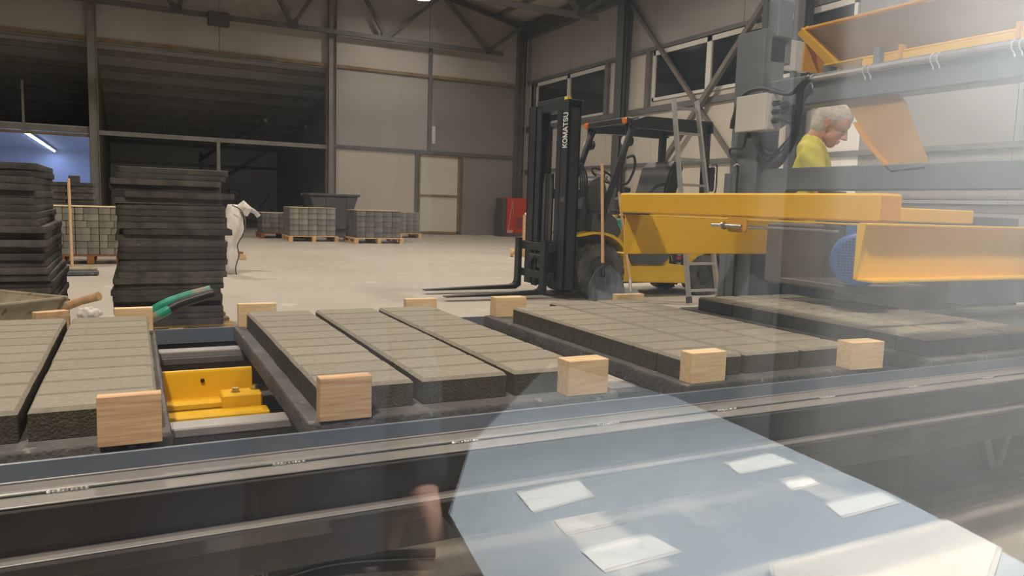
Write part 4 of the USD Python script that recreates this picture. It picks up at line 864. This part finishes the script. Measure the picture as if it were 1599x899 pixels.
part(wbg, 'strap', tube(smooth_path([at(362, 320, Y=9.70), at(376, 328, Y=9.66), at(383, 345, Y=9.66), at(380, 365, Y=9.66), at(371, 382, Y=9.70), at(373, 398, Y=9.68), at(368, 418, Y=9.70), at(370, 432, Y=9.74)]), .009, 8), 'shovel_blue')
wx = at(374, 405, Z=0.0)
pc = thing('wood_offcut', 'small wooden offcuts on the floor right of the white sack', 'wood block', (wx[0], wx[1], 0))
part(pc, 'offcut', cbox(wx + (-.12, -.1, 0), wx + (.10, .1, .10), .006), 'pallet_wood'); part(pc, 'offcut', cbox(wx + (-.06, -.05, .10), wx + (.06, .06, .14), .006), 'pallet_red')

# wheelbarrow behind the leftmost board
wh = thing('wheelbarrow', 'wheelbarrow with dusty cement-caked tray and teal tubular handles', 'wheelbarrow', (-.9, 2.3, 0))
A, B = at(-60, 449, Z=.60), at(104, 465, Z=.60)
n_ = np.cross((0, 0, 1), (B - A) / np.linalg.norm(B - A)); n_ /= np.linalg.norm(n_)
if n_[1] < 0: n_ = -n_
A = B + (A - B) / np.linalg.norm(A - B) * .95; n_ = -n_
rimp = [B - n_ * .0, A, A + n_ * .62, B + n_ * .62]; botp = [B + (A - B) * .18 + n_ * .12 - (0, 0, .27), A + (B - A) * .25 + n_ * .12 - (0, 0, .27), A + (B - A) * .25 + n_ * .5 - (0, 0, .27), B + (A - B) * .18 + n_ * .5 - (0, 0, .27)]
tv = np.array(rimp + botp); inn = tv + (0, 0, .006); c0 = tv.mean(0); inn[:, :2] += (c0[:2] - tv[:, :2]) * .015
tf = []
for o, s in ((0, 1), (8, -1)):
    qs = [(4, 5, 6, 7)] + [(i, (i + 1) % 4, 4 + (i + 1) % 4, 4 + i) for i in range(4)]
    for q in qs: q = [o + k for k in q]; q = q if s > 0 else q[::-1]; tf += [[q[0], q[1], q[2]], [q[0], q[2], q[3]]]
for i in range(4): j = (i + 1) % 4; tf += [[i, 8 + i, 8 + j], [i, 8 + j, j]]
tm = trimesh.Trimesh(np.vstack([tv, inn]), np.array(tf), process=False); part(wh, 'tray', tm, 'cement_dust', smooth=False)
part(wh, 'rim', tube([rimp[0], rimp[1], rimp[2], rimp[3], rimp[0]], .010, 8), 'cement_dust')
part(wh, 'cement', trimesh.convex.convex_hull(np.array([p + (c0 - p) * .1 for p in botp] + [(rimp[i] * .55 + botp[i] * .45) + (c0 - rimp[i]) * .06 for i in range(4)])), 'cement_dust')
for yy, e0, e1 in ((0, at(236, 497, Y=1.95), at(334, 457, Y=1.95)), (1, at(238, 484, Y=2.35), at(329, 452, Y=2.35))):
    base = B + n_ * (.54 - .46 * yy) - (0, 0, .30); mid = e0 + (e1 - e0) * .45 + (0, 0, .012)
    pth = smooth_path([base + (A - B) * .75 - (0, 0, .05), base + (A - B) * .1, (base + e0) / 2 - (0, 0, .04), e0, mid, e1]); n1 = int(len(pth) * .80)
    part(wh, 'handle', tube(pth[:n1], .019, 12), 'teal_paint'); part(wh, 'grip', tube(pth[n1 - 4:], .021, 12), 'black_plastic' if not yy else 'teal_paint')
    lg = (base + e0) / 2; part(wh, 'leg', tube(smooth_path([lg - (0, 0, .03), lg - (.05, 0, .2), (lg[0] - .1, lg[1], .016)]), .016, 8), 'teal_paint')
wc = A + (A - B) / np.linalg.norm(A - B) * .12 + n_ * .31; wc[2] = .19; dd = (A - B) / np.linalg.norm(A - B); axv = n_
W_ = part(wh, 'wheel', lathe([(.12, -.04), (.17, -.045), (.19, -.02), (.19, .02), (.17, .045), (.12, .04)], wc, axv, 28), 'rubber'); part(W_, 'hub', lathe([(0, -.05), (.03, -.05), (.125, -.03), (.125, .03), (.03, .05), (0, .05)], wc, axv, 20), 'teal_paint')
part(wh, 'axle', cyl(wc - axv * .14, wc + axv * .14, .012, 8), 'galvanised'); part(wh, 'fork_arm', join(cyl(wc - axv * .12, B + n_ * .08 - (0, 0, .30) + (A - B) * .75, .016, 8), cyl(wc + axv * .12, B + n_ * .54 - (0, 0, .30) + (A - B) * .75, .016, 8)), 'teal_paint')
mh = thing('mason_hammer', 'wooden tool handle sticking up out of the cement tray', 'tool', at(100, 478, Y=2.58))
a, b = at(98, 480, Y=2.60), at(155, 462, Y=2.5)
part(mh, 'handle', tube([a, (a + b) / 2 + (0, 0, .003), b], [.022, .018, .021], 12), 'handle_wood'); part(mh, 'head', bar(a + (-.05, .03, -.05), a + (.02, -.02, .03), .03, .03), 'cement_dust')
rg = at(138, 486, Y=2.45)
gm = trimesh.creation.icosphere(3, .045); gv = np.array(gm.vertices); gm.vertices = gv * (1.1, .7, .62) * (1 + .25 * np.sin(gv[:, :1] * 160) * np.cos(gv[:, 1:2] * 130)) + rg - (0, 0, .01); part(mh, 'rag', gm, 'bag_white', smooth=True)

# ------------------------------------------------------------------ pallets of blocks by the back wall
g0 = 'dark grey blocks on the pallet left of the skip'
pallet('pale wooden pallet under the block load left of the dark skip', 3.22, 4.50, 18.25, 19.25)
block_load(3.24, 4.42, 18.28, .145, 5, 5, 4, .145, .235, 'block_grey', 'grey block before the dark bay', 'grey blocks before the dark bay', seed=21)
pallet('worn wooden pallet under the block load right of the skip', 4.74, 6.05, 17.55, 18.75, m='pallet_wood', nblk=3)
block_load(4.80, 5.98, 17.6, .145, 5, 5, 4, .14, .28, 'block_dark', 'dark block right of the skip', 'dark grey blocks right of the skip', seed=22)
pallet('dark wooden pallet under the farther load beside the dark bay', 2.75, 3.95, 19.75, 20.75, m='pallet_red')
block_load(2.78, 3.9, 19.8, .145, 5, 4, 3, .135, .30, 'block_dark', 'dark block of farther left load', 'dark grey blocks of the farther left load', seed=23)
pallet('wooden pallet under the farther load before the pale panel', 6.3, 7.65, 20.6, 21.6)
block_load(6.3, 7.6, 20.62, .145, 6, 5, 3, .125, .30, 'block_grey', 'grey block before pale wall panel', 'pale grey blocks before the wall panel', seed=24)
sk = thing('tipping_skip', 'dark steel tipping skip standing between the two block loads', 'skip', (4.95, 21.0, 0))
part(sk, 'bin', prism([(4.55, .25), (5.45, .25), (5.50, .85), (5.62, 1.24), (4.20, 1.24), (4.28, 1.0)], 20.5, 21.6), 'steel_dark'); part(sk, 'rim', join(cbox((4.16, 20.44, 1.20), (5.66, 20.52, 1.27), .01), cbox((4.16, 21.58, 1.20), (5.66, 21.66, 1.27), .01)), 'steel_dark'); part(sk, 'rib', join(*[box((x - .03, 20.46, .3), (x + .03, 20.5, 1.2)) for x in (4.7, 5.3)]), 'steel_dark'); part(sk, 'skid', join(box((4.6, 20.6, 0), (5.4, 20.75, .26)), box((4.6, 21.35, 0), (5.4, 21.5, .26))), 'steel_dark')
# moped in the dark bay
mp = thing('moped', 'dark moped parked inside the unlit bay', 'moped', (3.0, 27, 0))
mq = at(398, 330, Y=26.5)
part(mp, 'body', prism(Polygon([(mq[0] - .7, .45), (mq[0] - .6, 1.0), (mq[0] - .1, 1.05), (mq[0] + .1, .7), (mq[0] + .45, 1.1), (mq[0] + .6, 1.0), (mq[0] + .45, .45)]).buffer(-.03).buffer(.03), 26.35, 26.65), 'forklift_black')
for dx in (-.6, .62): part(mp, 'wheel', lathe([(.16, -.05), (.24, -.05), (.27, 0), (.24, .05), (.16, .05)], (mq[0] + dx, 26.5, .27), (0, 1, 0), 24), 'rubber')
part(mp, 'handlebar', join(tube([(mq[0] + .45, 26.2, 1.2), (mq[0] + .5, 26.5, 1.15), (mq[0] + .45, 26.8, 1.2)], .02, 8), cyl((mq[0] + .62, 26.5, .3), (mq[0] + .47, 26.5, 1.16), .03, 8)), 'forklift_black'); part(mp, 'mirror', cbox((mq[0] + .36, 26.1, 1.4), (mq[0] + .40, 26.24, 1.5), .01), 'forklift_grey'); part(mp, 'top_case', cbox((mq[0] - .9, 26.3, 1.05), (mq[0] - .5, 26.7, 1.35), .04), 'forklift_black')

# red welder cabinet, roller stand by the far corner
rc0, rc1 = at(790, 365, Y=22.3), at(832, 310, Y=22.3)
rc = thing('red_cabinet', 'red machine cabinet with a pale slanted stripe in the far corner', 'cabinet', (rc0[0] + .4, 22.6, 0))
part(rc, 'cabinet_body', cbox((rc0[0] + .02, 22.3, .12), (rc1[0] + .1, 23.0, rc1[2]), .02), 'red_paint'); part(rc, 'side_cover', cbox((rc0[0] - .14, 22.32, .1), (rc0[0] + .02, 22.9, rc1[2] - .02), .02), 'steel_dark')
sx = rc0[0] + .02; h = rc1[2] - .12
part(rc, 'stripe', join(bar((sx + .05, 22.295, .18), (sx + .20, 22.295, .12 + h * .92), .008, .07, (0, 1, 0)), bar((sx + .20, 22.295, .12 + h * .92), (sx + .24, 22.295, .12 + h * .5), .008, .06, (0, 1, 0)), box((sx + .02, 22.291, .13), (sx + .24, 22.299, .24))), 'stripe_white')
part(rc, 'vent_slat', join(*[box((sx + .35, 22.292, .3 + .05 * k), (sx + .62, 22.30, .32 + .05 * k)) for k in range(8)]), 'steel_dark', kind='stuff'); part(rc, 'plinth', cbox((rc0[0] - .14, 22.3, 0), (rc1[0] + .1, 23.0, .12), .01), 'steel_dark')
ro = thing('cable_reel', 'wooden cable reel and upright plank left of the mast', 'reel', (7.5, 14, 0))
rc_ = at(800, 366, Y=13.0); pk0, pk1 = at(816, 378, Y=13.0), at(831, 332, Y=13.0)
part(ro, 'reel_disc', cyl((rc_[0] - .03, 13.0, .09), (rc_[0] + .03, 12.97, .09), .09, 20), 'pallet_wood'); part(ro, 'reel_core', cyl((rc_[0], 13.0, .09), (pk1[0] + .1, 13.0, .09), .04, 14), 'pallet_wood'); part(ro, 'reel_disc', cyl((pk1[0] + .1, 13.0, .09), (pk1[0] + .16, 13.0, .09), .09, 20), 'pallet_wood')
part(ro, 'upright_plank', cbox((pk0[0], 12.96, 0.0), (pk1[0] + .05, 13.03, pk1[2] - .05), .01), 'pallet_wood'); part(ro, 'rope', tube(smooth_path([(pk0[0] + .02, 12.95, pk1[2] - .05), (pk0[0] + .1, 12.94, pk1[2]), (pk1[0], 12.95, pk1[2] + .06), (pk1[0] + .1, 13.0, pk1[2])]), .035, 8), 'bag_white')

# hose and conduit ends on the floor below the conveyor
hs = thing('floor_hose', 'grey hose lying on the floor under the front beam', 'hose', (0, 0, 0))
part(hs, 'hose', tube(smooth_path([at(400, 905, Z=.02), at(450, 890, Z=.02), at(510, 874, Z=.02), at(580, 866, Z=.02), at(680, 862, Z=.02)]), .016, 10), 'rail_grey')
for dx in (0, 6):
    a = at(410 + dx, 886, Y=.06); b = at(412 + dx, 930, Y=.06); part(hs, 'conduit_end', cyl(a, (a[0], a[1], .0), .0035, 8), 'rail_grey')

# ------------------------------------------------------------------ people
def sphere(c, r, n=20, sc=(1, 1, 1)):
    return manifold3d.Manifold.sphere(r, n).scale(sc).translate(tuple(map(float, c)))


def flesh(bones, edge=.012, it=8):
    """bones: ((p, r), (q, s)) pairs or Manifolds; one smooth continuous surface."""
    M = manifold3d.Manifold()
    for b in bones:
        M = M + (b if isinstance(b, manifold3d.Manifold) else manifold3d.Manifold.batch_hull([sphere(*b[0]), sphere(*b[1])]))
    m = M.refine_to_length(edge).to_mesh(); t = trimesh.Trimesh(m.vert_properties[:, :3], m.tri_verts)
    trimesh.smoothing.filter_taubin(t, iterations=it); return t


def hull(*s):
    return manifold3d.Manifold.batch_hull([sphere(*q) for q in s])


def hand_bones(W, F_, N_, s=1.0, curl=.5, thumb=1):
    """W wrist, F_ finger direction, N_ palm normal; palm and five fingers."""
    W = np.asarray(W, float); F_ = np.asarray(F_, float) / np.linalg.norm(F_); N_ = np.asarray(N_, float); N_ = N_ - F_ * (N_ @ F_); N_ /= np.linalg.norm(N_); S = np.cross(F_, N_) * thumb
    out = [hull((W, .024 * s), (W + F_ * .045 * s + S * .026 * s, .017 * s), (W + F_ * .045 * s - S * .026 * s, .016 * s), (W + F_ * .085 * s + S * .030 * s, .013 * s), (W + F_ * .082 * s - S * .032 * s, .012 * s))]
    for k, (o, L) in enumerate(((.030, .070), (.010, .080), (-.012, .074), (-.032, .058))):
        p = W + F_ * .082 * s + S * o * s; d = F_
        for j in range(3):
            a = curl * (.5 + .45 * j); dd = F_ * math.cos(a) + N_ * math.sin(a); q = p + dd * L * s * (.45, .32, .25)[j]; out.append(((p, (.0098 - .0007 * j) * s), (q, (.0091 - .0007 * j) * s))); p = q
    p = W + F_ * .025 * s + S * .022 * s
    for j, (a, L) in enumerate(((.95, .042), (.6, .034), (.35, .028))):
        q = p + (F_ * math.cos(a) + S * math.sin(a) + N_ * .25) * L * s; out.append(((p, (.0125 - .0012 * j) * s), (q, (.0112 - .0012 * j) * s))); p = q
    return out


def person(label, base, f, joints, shirt, trousers, hairmat, group=None, hair_len=.0, sleeve=.55):
    """joints in the person's own frame (forward, left, height)."""
    f = np.array([*f, 0.0]) / np.linalg.norm(f); l = np.array([-f[1], f[0], 0]); base = np.asarray(base, float)
    W = lambda p: base + f * p[0] + l * p[1] + np.array([0, 0, p[2]])
    J = {k: W(v) for k, v in joints.items()}; J['fwd'] = f; J['left'] = l
    t = thing('person', label, 'person', base, group=group)
    hd = joints['_look']; F3 = f * hd[0] + np.array([0, 0, hd[2]]); F3 /= np.linalg.norm(F3); L3 = l; U3 = np.cross(F3, L3); H = J['head']
    h = lambda a, b, c: H + F3 * a + L3 * b + U3 * c
    bones = [hull((h(-.025, 0, .03), .088), (h(.02, 0, .035), .082), (h(-.01, .018, .02), .074), (h(-.01, -.018, .02), .074)), hull((h(.03, 0, -.02), .062), (h(.055, 0, -.085), .034), (h(.03, .03, -.06), .035), (h(.03, -.03, -.06), .035)), hull((h(.07, 0, .03), .03), (h(.062, .03, .02), .024), (h(.062, -.03, .02), .024), (h(.07, 0, -.05), .024)),
             hull((h(.095, 0, .012), .010), (h(.118, 0, -.026), .012), (h(.10, .012, -.032), .009), (h(.10, -.012, -.032), .009)), ((h(.092, .018, -.058), .009), (h(.092, -.018, -.058), .009)), ((h(.090, .015, -.069), .009), (h(.090, -.015, -.069), .009)), ((h(.088, .03, .022), .010), (h(.088, -.03, .022), .010))]
    for s in (-1, 1): bones += [hull((h(-.010, s * .084, .010), .012), (h(-.026, s * .094, .018), .012), (h(-.014, s * .089, -.022), .009)), hull((h(.058, s * .028, -.012), .024), (h(.02, s * .036, -.02), .034), (h(.04, s * .028, -.05), .026))]
    bones += [((J['neck'], .056), (h(-.03, 0, -.03), .058))]
    bones += [hull((J['neck'] - (0, 0, .02), .06), (J['lsh'], .045), (J['rsh'], .045), (J['chest'], .085)), ((J['chest'], .09), (J['pelvis'], .09))]
    for s in ('l', 'r'):
        bones += [((J[s + 'sh'], .052), (J[s + 'el'], .040)), ((J[s + 'el'], .040), (J[s + 'wr'], .027)), ((J[s + 'hip'], .06), (J[s + 'kn'], .045)), ((J[s + 'kn'], .056), (J[s + 'an'], .04))]
        d = J[s + 'wr'] - J[s + 'el']; pn = -l if s == 'l' else l
        bones += hand_bones(J[s + 'wr'] + d / np.linalg.norm(d) * .02, d, pn if joints.get('_palm') is None else np.array(joints['_palm']), 1.0, .6, 1 if s == 'l' else -1)
    part(t, 'body', flesh(bones, .009, 6), 'skin', smooth=True)
    # hair cap, shirt, trousers, shoes
    hb = [hull((h(-.035, 0, .048), .090), (h(.03, 0, .072), .066), (h(-.015, .026, .04), .075), (h(-.015, -.026, .04), .075)), hull((h(-.035, 0, .048), .089), (h(-.055, 0, .0), .066), (h(-.052, .020, -.03), .054), (h(-.052, -.020, -.03), .054), (h(-.02, 0, .05), .085))]
    hm = flesh(hb, .012, 6); n = np.array(hm.vertices); n += np.array(hm.vertex_normals) * (.0015 * np.sin(n[:, :1] * 120) * np.cos(n[:, 2:] * 60)); hm.vertices = n; part(t, 'hair', hm, hairmat, smooth=True)
    up_ = np.array([0, 0, 1.0])
    sb_ = [hull((J['neck'] - (0, 0, .030) - f * .01, .076), (J['lsh'], .064), (J['rsh'], .064), (J['chest'] + f * .02, .115), (J['chest'] + l * .09, .10), (J['chest'] - l * .09, .10)), hull((J['chest'] + l * .07, .115), (J['chest'] - l * .07, .115), (J['pelvis'] + l * .07 + (0, 0, .02), .115), (J['pelvis'] - l * .07 + (0, 0, .02), .115))]
    for s in ('l', 'r'):
        a, b, c = J[s + 'sh'], J[s + 'el'], J[s + 'wr']
        if sleeve <= 1: sb_ += [((a, .070), (a + (b - a) * sleeve, .062))]
        else: sb_ += [((a, .070), (b, .054)), ((b, .054), (b + (c - b) * (sleeve - 1), .042))]
    sm = flesh(sb_, .014, 8); n = np.array(sm.vertices); n += np.array(sm.vertex_normals) * (.005 * np.sin((n @ (f * 40 + up_ * 55 + l * 20)))[:, None]); sm.vertices = n; part(t, 'shirt', sm, shirt, smooth=True)
    tb_ = [hull((J['pelvis'] + l * .06, .118), (J['pelvis'] - l * .06, .118), (J['lhip'], .10), (J['rhip'], .10))]
    for s in ('l', 'r'): tb_ += [((J[s + 'hip'], .10), (J[s + 'kn'], .072)), ((J[s + 'kn'], .072), (J[s + 'an'] + (0, 0, .0), .058))]
    part(t, 'trousers', flesh(tb_, .018, 6), trousers, smooth=True)
    for s in ('l', 'r'):
        a = J[s + 'an']; g = base[2]; part(t, 'shoe', flesh([hull((np.array([a[0], a[1], g + .06]) - f * .03, .045), (np.array([a[0], a[1], g + .042]) - f * .04, .040), (np.array([a[0], a[1], g + .037]) + f * .15, .036), (np.array([a[0], a[1], g + .05]) + f * .06, .045))], .015, 4), 'shoe_black', smooth=True)
    for s in (-1, 1):
        e = trimesh.creation.icosphere(2, .0095); e.apply_translation(h(.0825, s * .033, .006)); part(t, 'eye', e, 'eye_dark', smooth=True)
    return t


mD = 4.72
mb = at(1262, 330, D=mD); ffwd = (0.656, -0.755)
face = np.array([.656, -.755])
def mj(x, y, lat=0.0):
    """A joint in the man's own frame from where it shows, lat metres to his left."""
    p = at(x, y, D=mD); d = p - mb; return (d[0] * face[0] + d[1] * face[1], lat, p[2])
Jm = {'head': mj(1297, 199), '_look': (.86, 0, -.50), 'neck': mj(1269, 222), 'chest': mj(1266, 272), 'pelvis': (-.02, 0, .98),
      'lsh': mj(1274, 243, .17), 'rsh': mj(1268, 245, -.17), 'lel': (.14, .24, 1.16), 'rel': (.10, -.26, 1.14), 'lwr': (.36, .14, 1.08), 'rwr': (.33, -.15, 1.06),
      'lhip': (-.02, .09, .93), 'rhip': (-.02, -.09, .93), 'lkn': (.03, .10, .50), 'rkn': (.02, -.10, .50), 'lan': (-.02, .11, .09), 'ran': (-.04, -.12, .09), '_palm': (0, 0, -1)}
person('grey-haired man in yellow T-shirt bowing his head behind the gantry beams', (mb[0], mb[1], 0), ffwd, Jm, 'shirt_yellow', 'trousers_navy', 'hair_grey')

Jp = {'head': (.03, 0, 1.60), '_look': (.95, 0, -.30), 'neck': (-.02, 0, 1.47), 'chest': (0, 0, 1.25), 'pelvis': (-.02, 0, .95), 'lsh': (0, .18, 1.41), 'rsh': (0, -.17, 1.41), 'lel': (-.13, .24, 1.13), 'rel': (-.03, -.19, 1.0),
      'lwr': (-.17, .06, .98), 'rwr': (.03, -.215, .74), 'lhip': (-.02, .09, .90), 'rhip': (-.02, -.09, .90), 'lkn': (0, .10, .49), 'rkn': (0, -.10, .49), 'lan': (-.03, .11, .09), 'ran': (-.03, -.11, .09)}
person('person in a black jacket whose hanging hand is mirrored in the pane', (-.195, -1.90, 0), (0, 1), Jp, 'jacket_black', 'trousers_navy', 'eye_dark', sleeve=2.0)

# ------------------------------------------------------------------ control cabin: the pane and what it mirrors
wn = thing('window_3', 'clear control cabin window pane with faint reflections of the cabin behind', 'window', base=(0, PANE_Y, 0), kind='structure')
part(wn, 'pane', box((-3.0, PANE_Y - .003, .30), (4.2, PANE_Y, 2.25)), 'pane_clear', smooth=False)
part(wn, 'window_frame', join(box((-3.06, PANE_Y - .03, .0), (-3.0, PANE_Y + .03, 2.31)), box((4.2, PANE_Y - .03, .0), (4.26, PANE_Y + .03, 2.31)), box((-3.06, PANE_Y - .03, 2.25), (4.26, PANE_Y + .03, 2.31)), box((-3.06, PANE_Y - .03, .24), (4.26, PANE_Y + .03, .30)), box((-3.0, PANE_Y - .02, 0), (4.2, PANE_Y + .0, .24))), 'machine_grey')
mir = lambda p: np.array([p[0], 2 * PANE_Y - p[1], p[2]])
cw = thing('cabin_wall', 'pale grey cabin wall mirrored at the right of the pane', 'wall', (3, -2.6, 0), kind='structure')
part(cw, 'wall_panel', box((1.70, -2.66, 0), (4.3, -2.60, 2.4)), 'cabin_wall'); part(cw, 'corner_round', cyl((1.70, -2.70, 0), (1.70, -2.70, 2.4), .10, 40), 'cabin_wall', smooth=True); part(cw, 'end_wall', box((4.24, -2.6, 0), (4.3, PANE_Y - .03, 2.4)), 'cabin_wall')  # the round is added so the mirrored wall edge fades softly
cd = thing('cabin_curtain', 'unseen cabin back wall painted near black so the pane stays clear', 'wall', (0, -2.8, 0), kind='structure')
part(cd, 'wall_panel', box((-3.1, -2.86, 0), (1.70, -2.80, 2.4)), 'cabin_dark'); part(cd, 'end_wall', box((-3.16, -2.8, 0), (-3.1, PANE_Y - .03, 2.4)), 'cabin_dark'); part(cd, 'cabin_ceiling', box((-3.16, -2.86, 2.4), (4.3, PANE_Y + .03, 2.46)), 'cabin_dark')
cs = thing('door_jamb', 'made-up narrow haze jamb mirrored left of the wall reflection', 'trim', (1.5, -2.6, 0), kind='structure')
part(cs, 'jamb', join(box((1.36, -2.66, 0), (1.44, -2.60, 2.38)), cyl((1.36, -2.64, 0), (1.36, -2.64, 2.38), .04, 24), cyl((1.44, -2.64, 0), (1.44, -2.64, 2.38), .04, 24)), 'cabin_strip')  # added to make a faint pale band in the pane
# made-up desk whose mirror image gives the pale haze low in the pane
dp = [mir(at(x, y, Z=.74)) for x, y in ((1050, 618), (1390, 770), (1560, 858))]
q = mir(at(690, 930, Z=.74)); desk = [mir(at(x, y, Z=.74)) for x, y in ((700, 800), (735, 690), (860, 565))] + dp + [np.array([dp[2][0] - .05, PANE_Y - .02, .74]), np.array([q[0], PANE_Y - .02, .74])]
dk = thing('cabin_desk', 'made-up pale blue desk mirrored as haze across the lower pane', 'desk', (.35, -1.6, 0))
part(dk, 'desk_top', prism([(p[0], p[1]) for p in desk], .715, .74, 'z'), 'desk_top')
for x, y in ((.14, -1.78), (.52, -1.80), (.14, -1.30), (.46, -1.30)):
    part(dk, 'desk_leg', cbox((x - .02, y - .02, 0), (x + .02, y + .02, .715), .003), 'desk_frame')
def sheet(name, label, cat, pts, m='patch', h=.0012):  # made-up sheets that stand for patches of light on the floor
    w = [mir(at(x, y, Z=.7412)) for x, y in pts]; single(name, label, cat, prism([(p[0], p[1]) for p in w], .7404, .7404 + h, 'z'), m, smooth=False)
sheet('paper_sheet', 'cream paper made up for floor light, mirrored left of centre below the beam', 'patch', ((805, 768), (900, 748), (925, 772), (830, 798)))
sheet('paper_sheet', 'pale paper made up for floor light, mirrored in the middle of the desk', 'patch', ((860, 808), (955, 792), (975, 812), (880, 832)), 'desk_top')
sheet('paper_sheet', 'bright paper made up for floor light, mirrored lowest in the middle of the desk', 'patch', ((905, 858), (1010, 832), (1060, 858), (940, 890)))
sheet('paper_sheet', 'cream paper made up for floor light, mirrored under the bright beam edge near the right', 'patch', ((1130, 722), (1200, 706), (1240, 722), (1150, 738)))
sheet('paper_sheet', 'small cream paper made up for floor light, mirrored right of centre on the desk', 'patch', ((1220, 752), (1260, 743), (1275, 753), (1232, 764)))
sheet('paper_sheet', 'cream paper made up for floor light, mirrored at the right edge of the desk', 'patch', ((1285, 785), (1370, 765), (1400, 782), (1310, 806)))
sheet('card_sheet', 'beige cardboard made up for the warm area mirrored at bottom right of the pane', 'cardboard', ((1200, 882), (1475, 813), (1556, 856), (1540, 905), (1215, 960)), 'patch_beige', .004)  # made-up sheet for the warm beige area, no known object
dl = thing('desk_lamp', 'unseen deep shaded lamp added above the cabin desk', 'lamp', (.35, -1.62, 1.72))  # added lamp, its shade cut deep to keep light off the hall
LX, LY, LZ = .32, -1.44, 1.95
part(dl, 'shade', join(*[box(*q) for q in (((LX - .16, LY - .16, LZ - .31), (LX - .15, LY + .16, LZ + .03)), ((LX + .15, LY - .16, LZ - .31), (LX + .16, LY + .16, LZ + .03)), ((LX - .15, LY - .16, LZ - .31), (LX + .15, LY - .15, LZ + .03)), ((LX - .15, LY + .15, LZ - .31), (LX + .15, LY + .16, LZ + .03)), ((LX - .16, LY - .16, LZ + .03), (LX + .16, LY + .16, LZ + .04)))]), 'housing_dark'); part(dl, 'cord', cyl((LX, LY, LZ + .04), (LX, LY, 2.4), .006, 8), 'cable_black')
l = UsdLux.RectLight.Define(stage, dl + '/work_light'); l.AddTranslateOp().Set(Gf.Vec3d(*map(float, np.array([LX, LY, LZ]) - BASE[dl]))); l.CreateWidthAttr(.26); l.CreateHeightAttr(.26); l.CreateIntensityAttr(ADDED_DESK_LAMP['power']); l.CreateColorAttr(Gf.Vec3f(*ADDED_DESK_LAMP['color']))
cl = thing('cabin_lamp', 'unseen shaded lamp added over the pale cabin wall', 'lamp', (2.9, -2.2, 2.3))  # added lamp that washes the mirrored wall with light
part(cl, 'shade', join(box((2.1, -1.71, 2.10), (3.9, -1.70, 2.36)), box((2.1, -2.1, 2.35), (3.9, -1.70, 2.36))), 'housing_dark'); part(cl, 'bracket', box((3.0, -1.9, 2.36), (3.1, -1.85, 2.4)), 'housing_dark')
l = UsdLux.RectLight.Define(stage, cl + '/wall_light'); l.AddTranslateOp().Set(Gf.Vec3d(.1, .36, .04)); l.AddRotateXOp().Set(-22.0); l.CreateWidthAttr(1.5); l.CreateHeightAttr(.12); l.CreateIntensityAttr(ADDED_CABIN_LAMP['power']); l.CreateColorAttr(Gf.Vec3f(*ADDED_CABIN_LAMP['color']))
